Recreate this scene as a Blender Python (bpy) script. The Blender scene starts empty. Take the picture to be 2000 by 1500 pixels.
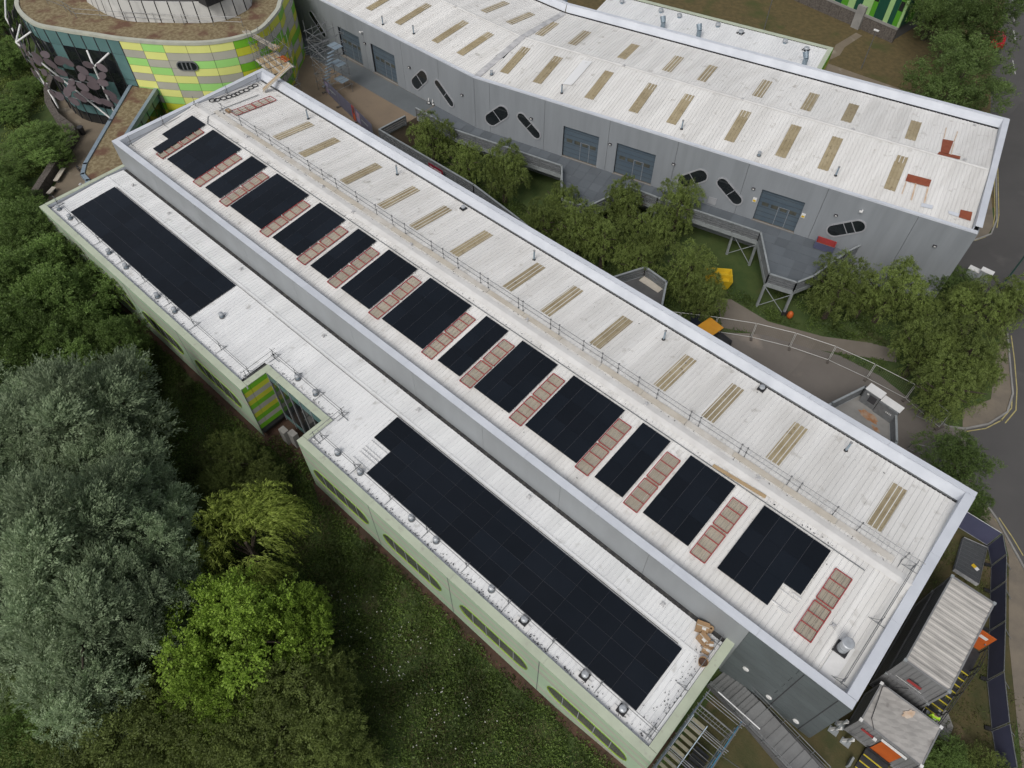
import bpy, bmesh, math, random
import numpy as np
from mathutils import Vector, Matrix
R = math.radians
rng = random.Random(7)
col = bpy.context.scene.collection
sc = bpy.context.scene
# ------------------------------------------------------------------ camera
F = 1415.0                      # focal length in pixels of the 2000 x 1500 photograph
PITCH = math.atan(1877.0 / F)   # degrees below the horizon
TH = R(-42.019)                 # building axis against the camera's right
CZ = 48.0
cd = bpy.data.cameras.new('camera'); cam = bpy.data.objects.new('camera', cd); col.objects.link(cam)
cam.location = (0, 0, CZ); cam.rotation_euler = (R(90) - PITCH, 0, -TH)
cd.sensor_width = 36; cd.lens = F / 2000 * 36; cd.clip_end = 3000; cd.clip_start = 0.5
sc.camera = cam
# ------------------------------------------------------------------ world, sun, exposure
SUN_EL, SUN_AZ = R(50), R(168)
w = bpy.data.worlds.new('World'); sc.world = w; w.use_nodes = True
nt = w.node_tree; bg = nt.nodes['Background']
sky = nt.nodes.new('ShaderNodeTexSky'); sky.sky_type = 'NISHITA'; sky.sun_disc = False
sky.sun_elevation = SUN_EL; sky.sun_rotation = SUN_AZ; sky.air_density = 1.0; sky.dust_density = 4.0; sky.ozone_density = 1.0
hs = nt.nodes.new('ShaderNodeHueSaturation'); hs.inputs['Saturation'].default_value = 0.42
nt.links.new(sky.outputs[0], hs.inputs['Color']); nt.links.new(hs.outputs[0], bg.inputs[0]); bg.inputs[1].default_value = 0.11
sd = bpy.data.lights.new('sun', 'SUN'); sd.energy = 1.5; sd.angle = R(22); sd.color = (1, 0.965, 0.92)
so = bpy.data.objects.new('sun', sd); col.objects.link(so)
so.rotation_euler = (R(90) - SUN_EL, 0, R(180) - SUN_AZ)
sc.view_settings.view_transform = 'Standard'; sc.view_settings.look = 'None'; sc.view_settings.gamma = 1
sc.view_settings.exposure = 0.0
sc.cycles.max_bounces = 6; sc.cycles.transparent_max_bounces = 8

# ------------------------------------------------------------------ helpers
Ux, Uy, Vx, Vy = math.cos(TH), math.sin(TH), -math.sin(TH), math.cos(TH)
def P(x, y, z):
    X = (x - 1000) / F; Y = (y - 750) / F
    r = (X, math.cos(PITCH) - Y * math.sin(PITCH), -math.sin(PITCH) - Y * math.cos(PITCH))
    t = (CZ - z) / -r[2]
    return Vector(((r[0] * Ux + r[1] * Uy) * t, (r[0] * Vx + r[1] * Vy) * t, z))
GL = -2.6
def terr(u):
    if u <= -8: return GL
    if u >= 4: return 0.0
    return GL + (u + 8) / 12 * -GL
def G(x, y, dz=0.0):
    z = -1.0
    for _ in range(8): z = terr(P(x, y, z + dz).x)
    p = P(x, y, z + dz); return p
def onz(x, y, f, z=6.5):
    for _ in range(6): p = P(x, y, z); z = f(p)
    return P(x, y, z)
def on_v(x, y, v):
    a = P(x, y, CZ - 1); d = v / a.y
    return Vector((a.x * d, v, CZ - d))

ORD = ['first', 'second', 'third', 'fourth', 'fifth', 'sixth', 'seventh', 'eighth', 'ninth', 'tenth', 'eleventh', 'twelfth', 'thirteenth', 'fourteenth', 'fifteenth', 'sixteenth', 'seventeenth', 'eighteenth', 'nineteenth', 'twentieth']
def tag(o, label=None, cat=None, group=None, kind=None):
    if label: o['label'] = label
    if cat: o['category'] = cat
    if group: o['group'] = group
    if kind: o['kind'] = kind
    return o
def thing(name, label, cat, loc=(0, 0, 0), group=None, rz=0):
    o = bpy.data.objects.new(name, None); o.empty_display_size = 0.2
    col.objects.link(o); o.location = loc; o.rotation_euler = (0, 0, rz)
    return tag(o, label, cat, group)
def worg(p):
    v = Vector((0, 0, 0))
    while p is not None: v += Vector(p.location); p = p.parent
    return v
class MB:
    def __init__(s): s.v = []; s.f = []; s.m = []
    def quad(s, a, b, c, d, m=0):
        n = len(s.v); s.v += [tuple(a), tuple(b), tuple(c), tuple(d)]; s.f.append((n, n + 1, n + 2, n + 3)); s.m.append(m); return s
    def box(s, x0, y0, z0, x1, y1, z1, M=None, m=0):
        n = len(s.v)
        vs = [Vector(q) for q in ((x0, y0, z0), (x1, y0, z0), (x1, y1, z0), (x0, y1, z0), (x0, y0, z1), (x1, y0, z1), (x1, y1, z1), (x0, y1, z1))]
        if M is not None: vs = [M @ q for q in vs]
        s.v += [tuple(q) for q in vs]
        for f in ((3, 2, 1, 0), (4, 5, 6, 7), (0, 1, 5, 4), (1, 2, 6, 5), (2, 3, 7, 6), (3, 0, 4, 7)):
            s.f.append(tuple(n + i for i in f)); s.m.append(m)
        return s
    def tube(s, a, b, r=0.024, n=6, r2=None, m=0):
        a = Vector(a); b = Vector(b); d = b - a
        if d.length < 1e-6: return s
        d.normalize(); r2 = r if r2 is None else r2
        x = d.orthogonal().normalized(); y = d.cross(x); k = len(s.v)
        for (c, q) in ((a, r), (b, r2)):
            for i in range(n):
                t = 2 * math.pi * i / n; s.v.append(tuple(c + (x * math.cos(t) + y * math.sin(t)) * q))
        for i in range(n):
            j = (i + 1) % n; s.f.append((k + i, k + j, k + n + j, k + n + i)); s.m.append(m)
        s.f.append(tuple(k + n - 1 - i for i in range(n))); s.f.append(tuple(k + n + i for i in range(n))); s.m += [m, m]
        return s
    def bar(s, a, b, w, h, m=0, up=(0, 0, 1)):
        a = Vector(a); b = Vector(b); d = (b - a); L = d.length; d.normalize(); up = Vector(up)
        x = d.cross(up)
        if x.length < 1e-4: x = d.orthogonal()
        x.normalize(); y = x.cross(d); k = len(s.v)
        for c in (a, b):
            for (i, j) in ((-1, -1), (1, -1), (1, 1), (-1, 1)): s.v.append(tuple(c + x * i * w / 2 + y * j * h / 2))
        for f in ((0, 1, 5, 4), (1, 2, 6, 5), (2, 3, 7, 6), (3, 0, 4, 7), (3, 2, 1, 0), (4, 5, 6, 7)): s.f.append(tuple(k + i for i in f)); s.m.append(m)
        return s
    def prism(s, pts, z0, z1, m=0):
        k = len(s.v); n = len(pts)
        if sum(pts[i][0] * pts[(i + 1) % n][1] - pts[(i + 1) % n][0] * pts[i][1] for i in range(n)) < 0: pts = list(pts)[::-1]
        s.v += [(p[0], p[1], z0) for p in pts] + [(p[0], p[1], z1) for p in pts]
        for i in range(n):
            j = (i + 1) % n; s.f.append((k + i, k + j, k + n + j, k + n + i)); s.m.append(m)
        s.f.append(tuple(k + n - 1 - i for i in range(n))); s.f.append(tuple(k + n + i for i in range(n))); s.m += [m, m]
        return s
    def lathe(s, c, prof, n=12, m=0, axis=None):
        k = len(s.v); c = Vector(c)
        for (r, z) in prof:
            for i in range(n):
                t = 2 * math.pi * i / n; s.v.append(tuple(c + Vector((r * math.cos(t), r * math.sin(t), z))))
        for a in range(len(prof) - 1):
            for i in range(n):
                j = (i + 1) % n; s.f.append((k + a * n + i, k + a * n + j, k + (a + 1) * n + j, k + (a + 1) * n + i)); s.m.append(m)
        s.f.append(tuple(k + n - 1 - i for i in range(n))); q = k + (len(prof) - 1) * n; s.f.append(tuple(q + i for i in range(n))); s.m += [m, m]
        return s
    def mesh(s, name, mats, org=Vector((0, 0, 0))):
        me = bpy.data.meshes.new(name)
        me.from_pydata([(v[0] - org[0], v[1] - org[1], v[2] - org[2]) for v in s.v], [], s.f)
        mats = mats if isinstance(mats, (list, tuple)) else [mats]
        for m in mats: me.materials.append(m)
        if len(mats) > 1: me.polygons.foreach_set('material_index', s.m)
        me.update(); return me
    def build(s, name, mats, parent=None, loc=None, smooth=False):
        org = worg(parent) + (Vector(loc) if loc is not None else Vector((0, 0, 0)))
        if parent is None and loc is None and s.v:   # a top-level mesh gets its origin at its base
            xs = [v[0] for v in s.v]; ys = [v[1] for v in s.v]; zs = [v[2] for v in s.v]
            loc = Vector(((min(xs) + max(xs)) / 2, (min(ys) + max(ys)) / 2, min(zs))); org = loc
        o = bpy.data.objects.new(name, s.mesh(name, mats, org)); col.objects.link(o); o.parent = parent
        if loc is not None: o.location = loc
        if smooth: o.data.polygons.foreach_set('use_smooth', [True] * len(o.data.polygons))
        return o
def inst(name, me, parent, loc, rz=0, rot=None, scale=None):
    o = bpy.data.objects.new(name, me); col.objects.link(o); o.parent = parent; o.location = loc
    o.rotation_euler = rot if rot is not None else (0, 0, rz)
    if scale is not None: o.scale = scale
    return o
def copy_tree(o, parent=None):
    c = o.copy(); col.objects.link(c); c.parent = parent
    for ch in o.children: copy_tree(ch, c)
    return c

# ------------------------------------------------------------------ materials
def lin(c): return tuple((x / 255 / 12.92) if x <= 10 else (((x / 255) + 0.055) / 1.055) ** 2.4 for x in c)
def S(r, g, b, k=1.0): return tuple(min(0.9, x * k) for x in lin((r, g, b)))
MATS = {}
def pm(name, c1, c2=None, scale=1.0, rough=0.7, metal=0.0, bump=0.0, bscale=None, stretch=(1, 1, 1), lo=0.35, hi=0.65, rand=0.0, spec=0.4, detail=6, c3=None, s3=8.0, t3=0.62, local=False):
    m = bpy.data.materials.new(name); m.use_nodes = True; t = m.node_tree; N = t.nodes; L = t.links
    b = N['Principled BSDF']; b.inputs['Roughness'].default_value = rough; b.inputs['Metallic'].default_value = metal
    b.inputs['Specular IOR Level'].default_value = spec
    if local: pos = N.new('ShaderNodeTexCoord').outputs['Object']
    else: pos = N.new('ShaderNodeNewGeometry').outputs['Position']
    mp = N.new('ShaderNodeMapping'); mp.inputs['Scale'].default_value = stretch; L.new(pos, mp.inputs[0])
    c2 = c2 or tuple(x * 0.85 for x in c1)
    n = N.new('ShaderNodeTexNoise'); n.inputs['Scale'].default_value = scale; n.inputs['Detail'].default_value = detail; n.inputs['Roughness'].default_value = 0.6
    L.new(mp.outputs[0], n.inputs['Vector'])
    r = N.new('ShaderNodeValToRGB'); r.color_ramp.elements[0].position = lo; r.color_ramp.elements[1].position = hi
    r.color_ramp.elements[0].color = (*c1, 1); r.color_ramp.elements[1].color = (*c2, 1); L.new(n.outputs['Fac'], r.inputs[0])
    out = r.outputs[0]
    if c3 is not None:
        n3 = N.new('ShaderNodeTexNoise'); n3.inputs['Scale'].default_value = s3; n3.inputs['Detail'].default_value = 5; L.new(pos, n3.inputs['Vector'])
        r3 = N.new('ShaderNodeValToRGB'); r3.color_ramp.elements[0].position = t3; r3.color_ramp.elements[1].position = t3 + 0.12
        L.new(n3.outputs['Fac'], r3.inputs[0])
        mx = N.new('ShaderNodeMixRGB'); L.new(r3.outputs[0], mx.inputs[0]); L.new(out, mx.inputs[1]); mx.inputs[2].default_value = (*c3, 1); out = mx.outputs[0]
    if rand:
        oi = N.new('ShaderNodeObjectInfo'); mr = N.new('ShaderNodeMapRange'); mr.inputs[3].default_value = 1 - rand; mr.inputs[4].default_value = 1 + rand * 0.6
        L.new(oi.outputs['Random'], mr.inputs[0]); mx = N.new('ShaderNodeVectorMath'); mx.operation = 'SCALE'
        L.new(out, mx.inputs[0]); L.new(mr.outputs[0], mx.inputs['Scale']); out = mx.outputs[0]
    L.new(out, b.inputs['Base Color'])
    if bump:
        nb = N.new('ShaderNodeTexNoise'); nb.inputs['Scale'].default_value = bscale or scale * 6; nb.inputs['Detail'].default_value = 4; L.new(pos, nb.inputs['Vector'])
        bp = N.new('ShaderNodeBump'); bp.inputs['Strength'].default_value = bump; bp.inputs['Distance'].default_value = 0.05
        L.new(nb.outputs['Fac'], bp.inputs['Height']); L.new(bp.outputs[0], b.inputs['Normal'])
    MATS[name] = m; return m
roofw = pm('white roof sheet', (.725, .72, .70), (.60, .59, .565), 0.35, 0.5, stretch=(2.6, .3, 1), rand=.065, c3=(.5, .485, .455), s3=1.1, t3=.62, lo=.4, hi=.75)
roofcool = pm('white wing roof sheet', (.74, .75, .75), (.65, .66, .665), 0.4, 0.5, stretch=(2.2, .35, 1), rand=.045, c3=(.5, .5, .485), s3=1.1, t3=.63, lo=.4, hi=.75)
ridge = pm('ridge capping', (.70, .695, .675), (.60, .59, .57), .8, .5)
cap = pm('parapet capping', (.60, .63, .68), (.52, .55, .60), .5, .45, rand=.03)
wallg = pm('grey cladding', (.255, .275, .295), (.205, .222, .238), .9, .5, rand=.05, stretch=(1, 1, .12), lo=.4, hi=.8)
wallm = pm('mid grey cladding', (.30, .32, .335), (.25, .265, .275), .3, .5, stretch=(1, 1, .3), rand=.03)
walld = pm('dark slate cladding', (.115, .135, .14), (.10, .115, .12), .5, .45, rand=.06)
joint = pm('joint dark', (.05, .05, .055), rough=.8)
gutter = pm('gutter dirt', (.035, .035, .037), (.09, .088, .08), 2.5, .9, lo=.45, hi=.7)
bldcore = pm('building core', (.12, .12, .12), rough=.9)
tan = pm('rooflight tan', (.30, .245, .145), (.39, .33, .215), .7, .55, rand=.12, c3=(.23, .185, .11), s3=3, t3=.58)
taupe = pm('rooflight taupe', (.33, .295, .235), (.40, .36, .29), 1.1, .55, rand=.1)
redp = pm('red painted steel', (.36, .045, .045), (.28, .05, .05), 3, .5)
pv = pm('solar glass', (.004, .0065, .0105), (.006, .0085, .013), .3, .13, rand=.3, spec=.42)
pvrail = pm('solar rail', (.10, .10, .11), rough=.45, metal=.2)
galv = pm('galvanised tube', (.27, .275, .28), (.18, .185, .19), 4, .45, metal=.55)
galvd = pm('dull steel', (.20, .21, .22), (.14, .15, .155), 3, .5, metal=.2)
galvd2 = pm('pale steel rail', (.30, .325, .335), (.24, .26, .265), 2, .5, metal=.1)
palegreen = pm('pale green capping', (.47, .52, .40), (.40, .44, .34), .6, .5, c3=(.36, .37, .30), s3=2, t3=.62)
mint = pm('mint panel', (.41, .53, .38), (.36, .48, .345), .4, .45, rand=.05)
limed = pm('lime reveal', (.34, .50, .03), (.28, .43, .03), 1, .45)
Yp = pm('yellow panel', (.78, .80, .27), (.73, .76, .24), .4, .4, rand=.05)
Gp = pm('green panel', (.38, .74, .22), (.35, .69, .20), .4, .4, rand=.05)
Ap = pm('grey panel', (.46, .455, .385), (.42, .415, .35), .4, .4, rand=.05)
Ybr = pm('bright yellow panel', (.58, .60, .05), (.54, .56, .05), .4, .4, rand=.05)
Gbr = pm('bright green panel', (.19, .50, .03), (.17, .45, .03), .4, .4, rand=.05)
glass = pm('dark glass', (.012, .015, .017), (.02, .024, .026), .4, .06, spec=.6)
teal = pm('teal spandrel', (.10, .19, .19), (.12, .22, .22), .5, .15, rand=.1, spec=.6)
frame_g = pm('window frame', (.40, .41, .43), (.34, .35, .37), 1, .4, metal=.2)
doorm = pm('roller door', (.075, .105, .135), (.095, .125, .15), .7, .4, rand=.05)
doorw = pm('door window', (.05, .055, .05), (.10, .10, .08), 2, .25)
conc = pm('concrete', (.27, .265, .25), (.21, .205, .195), .8, .9, bump=.2, bscale=8)
concd = pm('dark concrete', (.11, .11, .11), (.085, .085, .085), .7, .9, bump=.2, bscale=9)
paveg = pm('deck paving slab', (.115, .13, .145), (.10, .115, .13), .5, .8, rand=.16)
plazam = pm('brown resin paving', (.215, .165, .115), (.18, .14, .10), .25, .9, c3=(.15, .12, .09), s3=.6, t3=.6)
plazag = pm('grey plaza strip', (.125, .14, .15), (.105, .118, .125), .35, .85)
asph = pm('asphalt', (.085, .082, .08), (.07, .068, .067), .15, .9, bump=.25, bscale=30, c3=(.10, .096, .092), s3=.35, t3=.6)
yardm = pm('yard tarmac', (.175, .157, .14), (.15, .135, .12), .3, .92, bump=.2, bscale=25, c3=(.29, .25, .21), s3=.22, t3=.58)
pathm = pm('path tarmac', (.185, .162, .135), (.16, .14, .115), .5, .92, bump=.2, bscale=20)
footm = pm('footway', (.20, .17, .13), (.15, .13, .105), .7, .92, bump=.2, bscale=20)
tanpath = pm('tan concrete path', (.20, .165, .12), (.165, .135, .10), .4, .9, c3=(.27, .235, .185), s3=.5, t3=.6)
soil = pm('red soil', (.10, .055, .038), (.065, .045, .03), 1.2, .95, bump=.4)
meadow = pm('meadow ground', (.04, .07, .018), (.065, .09, .025), .5, .95, bump=.6, bscale=6, c3=(.085, .085, .038), s3=.25, t3=.62)
lawn = pm('dry lawn', (.125, .092, .04), (.082, .066, .028), 1.6, .95, bump=.5, bscale=9, c3=(.065, .07, .022), s3=.22, t3=.56)
scrub = pm('worn grass', (.085, .07, .03), (.05, .055, .02), .7, .95, bump=.5, bscale=9, c3=(.14, .105, .06), s3=.5, t3=.58)
sedum = pm('sedum', (.16, .12, .065), (.25, .205, .12), 2.6, .95, bump=1.0, bscale=5, lo=.42, hi=.58, detail=10, c3=(.13, .07, .045), s3=.45, t3=.52)
white = pm('white paint', (.72, .72, .71), (.62, .62, .61), 1, .45)
dirtyw = pm('stained white panel', (.56, .56, .54), (.40, .40, .39), 1.0, .5, lo=.45, hi=.75, stretch=(1, 1, .6), rand=.05)
yellowl = pm('yellow line paint', (.42, .36, .14), (.27, .235, .12), 3, .8)
whitel = pm('white line paint', (.5, .5, .48), (.22, .22, .21), 3, .8)
rust = pm('rust red sheet', (.21, .05, .025), (.26, .075, .035), 2, .7)
rustst = pm('rust stain', (.50, .34, .22), (.64, .56, .47), 1.5, .6)
greymk = pm('grey stain', (.36, .36, .37), (.55, .55, .55), 1.2, .6)
black = pm('black plastic', (.018, .018, .02), (.03, .03, .032), 3, .5)
wood = pm('pale timber', (.44, .32, .18), (.36, .26, .15), 2, .75, stretch=(1, 1, 4))
boardm = pm('worn board', (.52, .485, .42), (.44, .40, .335), 1.5, .8)
card = pm('cardboard', (.36, .235, .13), (.30, .19, .10), 2.5, .8, rand=.12)
paperw = pm('white label', (.7, .7, .68), rough=.6)
cont = pm('container grey', (.22, .225, .23), (.18, .182, .185), .8, .5, stretch=(1, 1, .4))
controof = pm('weathered container roof', (.46, .44, .41), (.26, .25, .235), 1.0, .7, stretch=(.5, 3.0, 1), lo=.45, hi=.7)
controof2 = pm('pale container roof', (.40, .385, .365), (.31, .30, .285), .7, .7, c3=(.19, .18, .17), s3=.9, t3=.58)
orange = pm('orange paint', (.50, .11, .02), (.42, .09, .018), 2, .5)
amber = pm('amber paint', (.62, .30, .03), (.55, .25, .03), 1.5, .5)
yel = pm('yellow plastic', (.62, .42, .02), (.52, .35, .02), 1.5, .5)
blue = pm('blue tarp', (.03, .20, .42), (.05, .27, .5), 2, .5)
navy = pm('navy hoarding', (.085, .09, .155), (.07, .075, .13), .6, .55, rand=.06)
nosing = pm('yellow nosing', (.55, .45, .03), (.45, .37, .03), 2, .6)
grating = pm('dark tread', (.022, .023, .026), (.035, .036, .038), 4, .6)
hiviz = pm('high visibility yellow', (.42, .70, .04), (.36, .62, .04), 4, .6)
cloth = pm('dark trousers', (.012, .013, .018), rough=.8)
skin = pm('skin', (.35, .2, .14), rough=.6)
mauve = pm('mauve leaf plate', (.12, .095, .105), (.10, .08, .09), 1, .45, rand=.1)
gab = pm('gabion stone', (.13, .115, .10), (.08, .07, .062), 5, .95, bump=.8, bscale=9, lo=.4, hi=.6)
bluetube = pm('blue fitting', (.03, .22, .40), (.05, .30, .5), 2, .5)
barkm = pm('bark', (.07, .055, .04), (.045, .036, .028), 6, .95, bump=.5)
olivew = pm('olive board', (.20, .19, .10), (.16, .155, .085), 2, .8)
stk = pm('pale tread board', (.30, .28, .20), (.24, .225, .16), 3, .8, rand=.12)
darkgreen = pm('dark green panel', (.008, .055, .035), (.01, .065, .04), 1, .45)
lgreen = pm('light green panel', (.30, .47, .20), (.27, .43, .18), 1, .45)
mgreen = pm('mid green panel', (.075, .27, .02), (.07, .24, .02), 1, .45)
carred = pm('red car paint', (.35, .01, .02), rough=.25)
bluegrey = pm('blue grey steel', (.26, .32, .37), (.20, .26, .31), 2, .45, metal=.2)

def leafmat(name, c, var=.35, tr=.25):
    m = bpy.data.materials.new(name); m.use_nodes = True; t = m.node_tree; N = t.nodes; L = t.links
    b = N['Principled BSDF']; b.inputs['Roughness'].default_value = .55; b.inputs['Specular IOR Level'].default_value = .3
    at = N.new('ShaderNodeAttribute'); at.attribute_name = 'tint'
    mr = N.new('ShaderNodeMapRange'); mr.inputs[3].default_value = 1 - var; mr.inputs[4].default_value = 1 + var * 1.2
    L.new(at.outputs['Fac'], mr.inputs[0])
    oi = N.new('ShaderNodeObjectInfo'); mo = N.new('ShaderNodeMapRange'); mo.inputs[3].default_value = .78; mo.inputs[4].default_value = 1.25
    L.new(oi.outputs['Random'], mo.inputs[0])
    mu = N.new('ShaderNodeMath'); mu.operation = 'MULTIPLY'; L.new(mr.outputs[0], mu.inputs[0]); L.new(mo.outputs[0], mu.inputs[1])
    rc = N.new('ShaderNodeVectorMath'); rc.operation = 'SCALE'; rc.inputs[0].default_value = c; L.new(mu.outputs[0], rc.inputs['Scale'])
    L.new(rc.outputs[0], b.inputs['Base Color'])
    tl = N.new('ShaderNodeBsdfTranslucent'); L.new(rc.outputs[0], tl.inputs[0])
    mx = N.new('ShaderNodeMixShader'); mx.inputs[0].default_value = tr; L.new(b.outputs[0], mx.inputs[1]); L.new(tl.outputs[0], mx.inputs[2])
    L.new(mx.outputs[0], N['Material Output'].inputs[0]); return m
LM = dict(silver=leafmat('silver leaves', (.30, .38, .23), tr=.4), green=leafmat('green leaves', (.125, .195, .05), tr=.35), bright=leafmat('bright leaves', (.165, .25, .035), tr=.35),
          willow=leafmat('willow leaves', (.33, .41, .085), tr=.4), olive=leafmat('olive leaves', (.135, .175, .045), tr=.35), birch=leafmat('birch leaves', (.16, .21, .055), tr=.35),
          dense=leafmat('dense leaves', (.105, .16, .045), tr=.35), under=leafmat('undergrowth leaves', (.08, .12, .028), var=.55, tr=.3), dry=leafmat('dry grass blades', (.13, .12, .055)))

# ------------------------------------------------------------------ ground sheets (the setting)
def sheet(name, pts, off, mat, kind='structure'):
    bm = bmesh.new(); f = bm.faces.new([bm.verts.new((p[0], p[1], 0)) for p in pts])
    for u in (-8, 4):
        bmesh.ops.bisect_plane(bm, geom=bm.verts[:] + bm.edges[:] + bm.faces[:], plane_co=(u, 0, 0), plane_no=(1, 0, 0))
    for v in bm.verts: v.co.z = terr(v.co.x) + off
    bmesh.ops.triangulate(bm, faces=bm.faces[:]); bmesh.ops.recalc_face_normals(bm, faces=bm.faces[:])
    if sum(f.normal.z * f.calc_area() for f in bm.faces) < 0: bmesh.ops.reverse_faces(bm, faces=bm.faces[:])
    me = bpy.data.meshes.new(name); bm.to_mesh(me); bm.free(); me.materials.append(mat)
    o = bpy.data.objects.new(name, me); col.objects.link(o); tag(o, kind=kind); return o
def gpx(l): return [tuple(G(*q)[:2]) for q in l]
sheet('ground', [(-400, -250), (300, -250), (300, 450), (-400, 450)], 0, meadow)
sheet('lawn', [(-70, 69), (-8, 70), (0, 84), (-9, 100), (-18, 135), (-80, 135)], .006, lawn)
sheet('worn_ground', [(1.5, 6), (20, 6), (17, 25), (13.6, 38.5), (8, 40), (1.5, 30)], .006, scrub)
sheet('soil_strip', [(-69, 9.95), (-60, 9.8), (-50, 10), (-37, 9.7), (-36, 10.2), (-30.5, 10.4), (-29, 9.7), (-20, 10), (-12, 9.7), (-5, 9.9), (1, 9.6), (1, 14), (-69, 14)], .010, soil)
road_l = gpx([(1972, -40), (1950, 60), (1936, 150), (1934, 240), (1944, 430), (1935, 458), (1905, 470), (1868, 478)])
road_m = gpx([(1855, 545), (1900, 575), (1958, 600), (1966, 640), (1977, 770), (1966, 806), (1930, 829), (1885, 838)])
road_n = gpx([(1885, 925), (1925, 985), (1946, 1015), (1988, 1090), (2020, 1150)])
sheet('road', road_l + road_m + road_n + [(24, 30), (60, 40), (60, 80), (8, 140), (-10, 140)], .012, asph)
sheet('yard', [(-26, 36), (-24.5, 41), (-16.5, 44.6)] + gpx([(1480, 652), (1560, 668), (1640, 695), (1720, 735), (1790, 790), (1850, 832), (1887, 838), (1887, 925), (1925, 985)]) + [(8, 38.8), (6, 30), (-26, 30)], .016, yardm)
sheet('path', gpx([(1400, 585), (1428, 585), (1500, 628), (1580, 650), (1700, 670), (1752, 684), (1750, 708), (1690, 698), (1600, 684), (1500, 656), (1410, 640)]), .020, pathm)
sheet('footway', gpx([(1958, 640), (1966, 660), (1976, 770), (1965, 805), (1930, 828), (1880, 838), (1880, 800), (1935, 780), (1945, 700)]), .024, footm)
sheet('footpath', gpx([(1925, 985), (1946, 1015), (1988, 1090), (2020, 1150), (2060, 1500), (1996, 1500), (1985, 1400), (1970, 1250), (1970, 1090), (1960, 1045), (1912, 1010)]), .024, footm)
sheet('back_path', gpx([(1600, 118), (1690, 150), (1800, 188), (1820, 205), (1750, 200), (1600, 150)]), .022, tanpath)
sheet('side_path', gpx([(1632, 88), (1672, 64), (1684, 70), (1650, 92), (1640, 108), (1618, 118)]), .014, tanpath)
sheet('island', gpx([(1880, 445), (1935, 380), (1941, 440), (1930, 458), (1900, 468), (1880, 470)]), .030, footm)
sheet('round_path', gpx([(104, 170), (150, 205), (215, 235), (330, 260), (330, 330), (150, 420), (60, 440), (95, 385), (140, 300), (128, 262), (108, 232)]), .020, tanpath)
sheet('worn_patch', gpx([(1833, 1385), (1850, 1388), (1862, 1420), (1850, 1450), (1835, 1440), (1828, 1410)]), .011, conc)
# paint on the road
def strip(name, a, b, wd, mat, off):
    a = Vector(a[:2]); b = Vector(b[:2]); d = (b - a).normalized(); n = Vector((-d.y, d.x)) * wd / 2
    return sheet(name, [a - n, b - n, b + n, a + n], off, mat)
def polyline(name, px, wd, mat, off, shift=0):
    pts = [Vector(q) for q in gpx(px)]
    n = len(pts); L = []; Rr = []
    for i, p in enumerate(pts):
        d = (pts[min(i + 1, n - 1)] - pts[max(i - 1, 0)]).normalized(); nn = Vector((-d.y, d.x)); p = p + nn * shift
        L.append(p + nn * wd / 2); Rr.append(p - nn * wd / 2)
    return sheet(name, L + Rr[::-1], off, mat)
polyline('centre_line', [(1978, 118), (1983, 145)], .12, whitel, .018)
for a, b in (((1980, 60), (1983, 78)), ((1979, 28), (1981, 42)), ((1977, -4), (1979, 8))): polyline('worn_centre_line', [a, b], .16, whitel, .018)
for sh in (-.22, .12):
    polyline('yellow_line', [(1935, 225), (1946, 330), (1948, 420), (1944, 445)], .09, yellowl, .032, sh)
    polyline('yellow_line', [(1972, 655), (1978, 700), (1983, 760), (1981, 800), (1960, 825)], .09, yellowl, .018, sh)
    polyline('yellow_line', [(1948, 1012), (1975, 1052), (1995, 1086)], .09, yellowl, .032, sh)
polyline('yellow_line', [(1878, 473), (1905, 470), (1925, 463)], .08, yellowl, .018)
polyline('yellow_line', [(1886, 843), (1925, 837), (1958, 820)], .09, yellowl, .018)
for nm, px in (('kerb', [(1934, 225), (1944, 330), (1946, 430), (1935, 458), (1905, 469), (1880, 474)]), ('kerb', [(1966, 650), (1977, 770), (1966, 806), (1930, 829), (1885, 838), (1850, 834), (1800, 802)]), ('kerb', [(1925, 985), (1946, 1015), (1988, 1090), (2015, 1140)])):
    mb = MB(); pts = [G(*q) for q in px]
    for a, b in zip(pts[:-1], pts[1:]): mb.bar(a + Vector((0, 0, .03)), b + Vector((0, 0, .03)), .14, .2)
    tag(mb.build(nm, conc), kind='structure')

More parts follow.
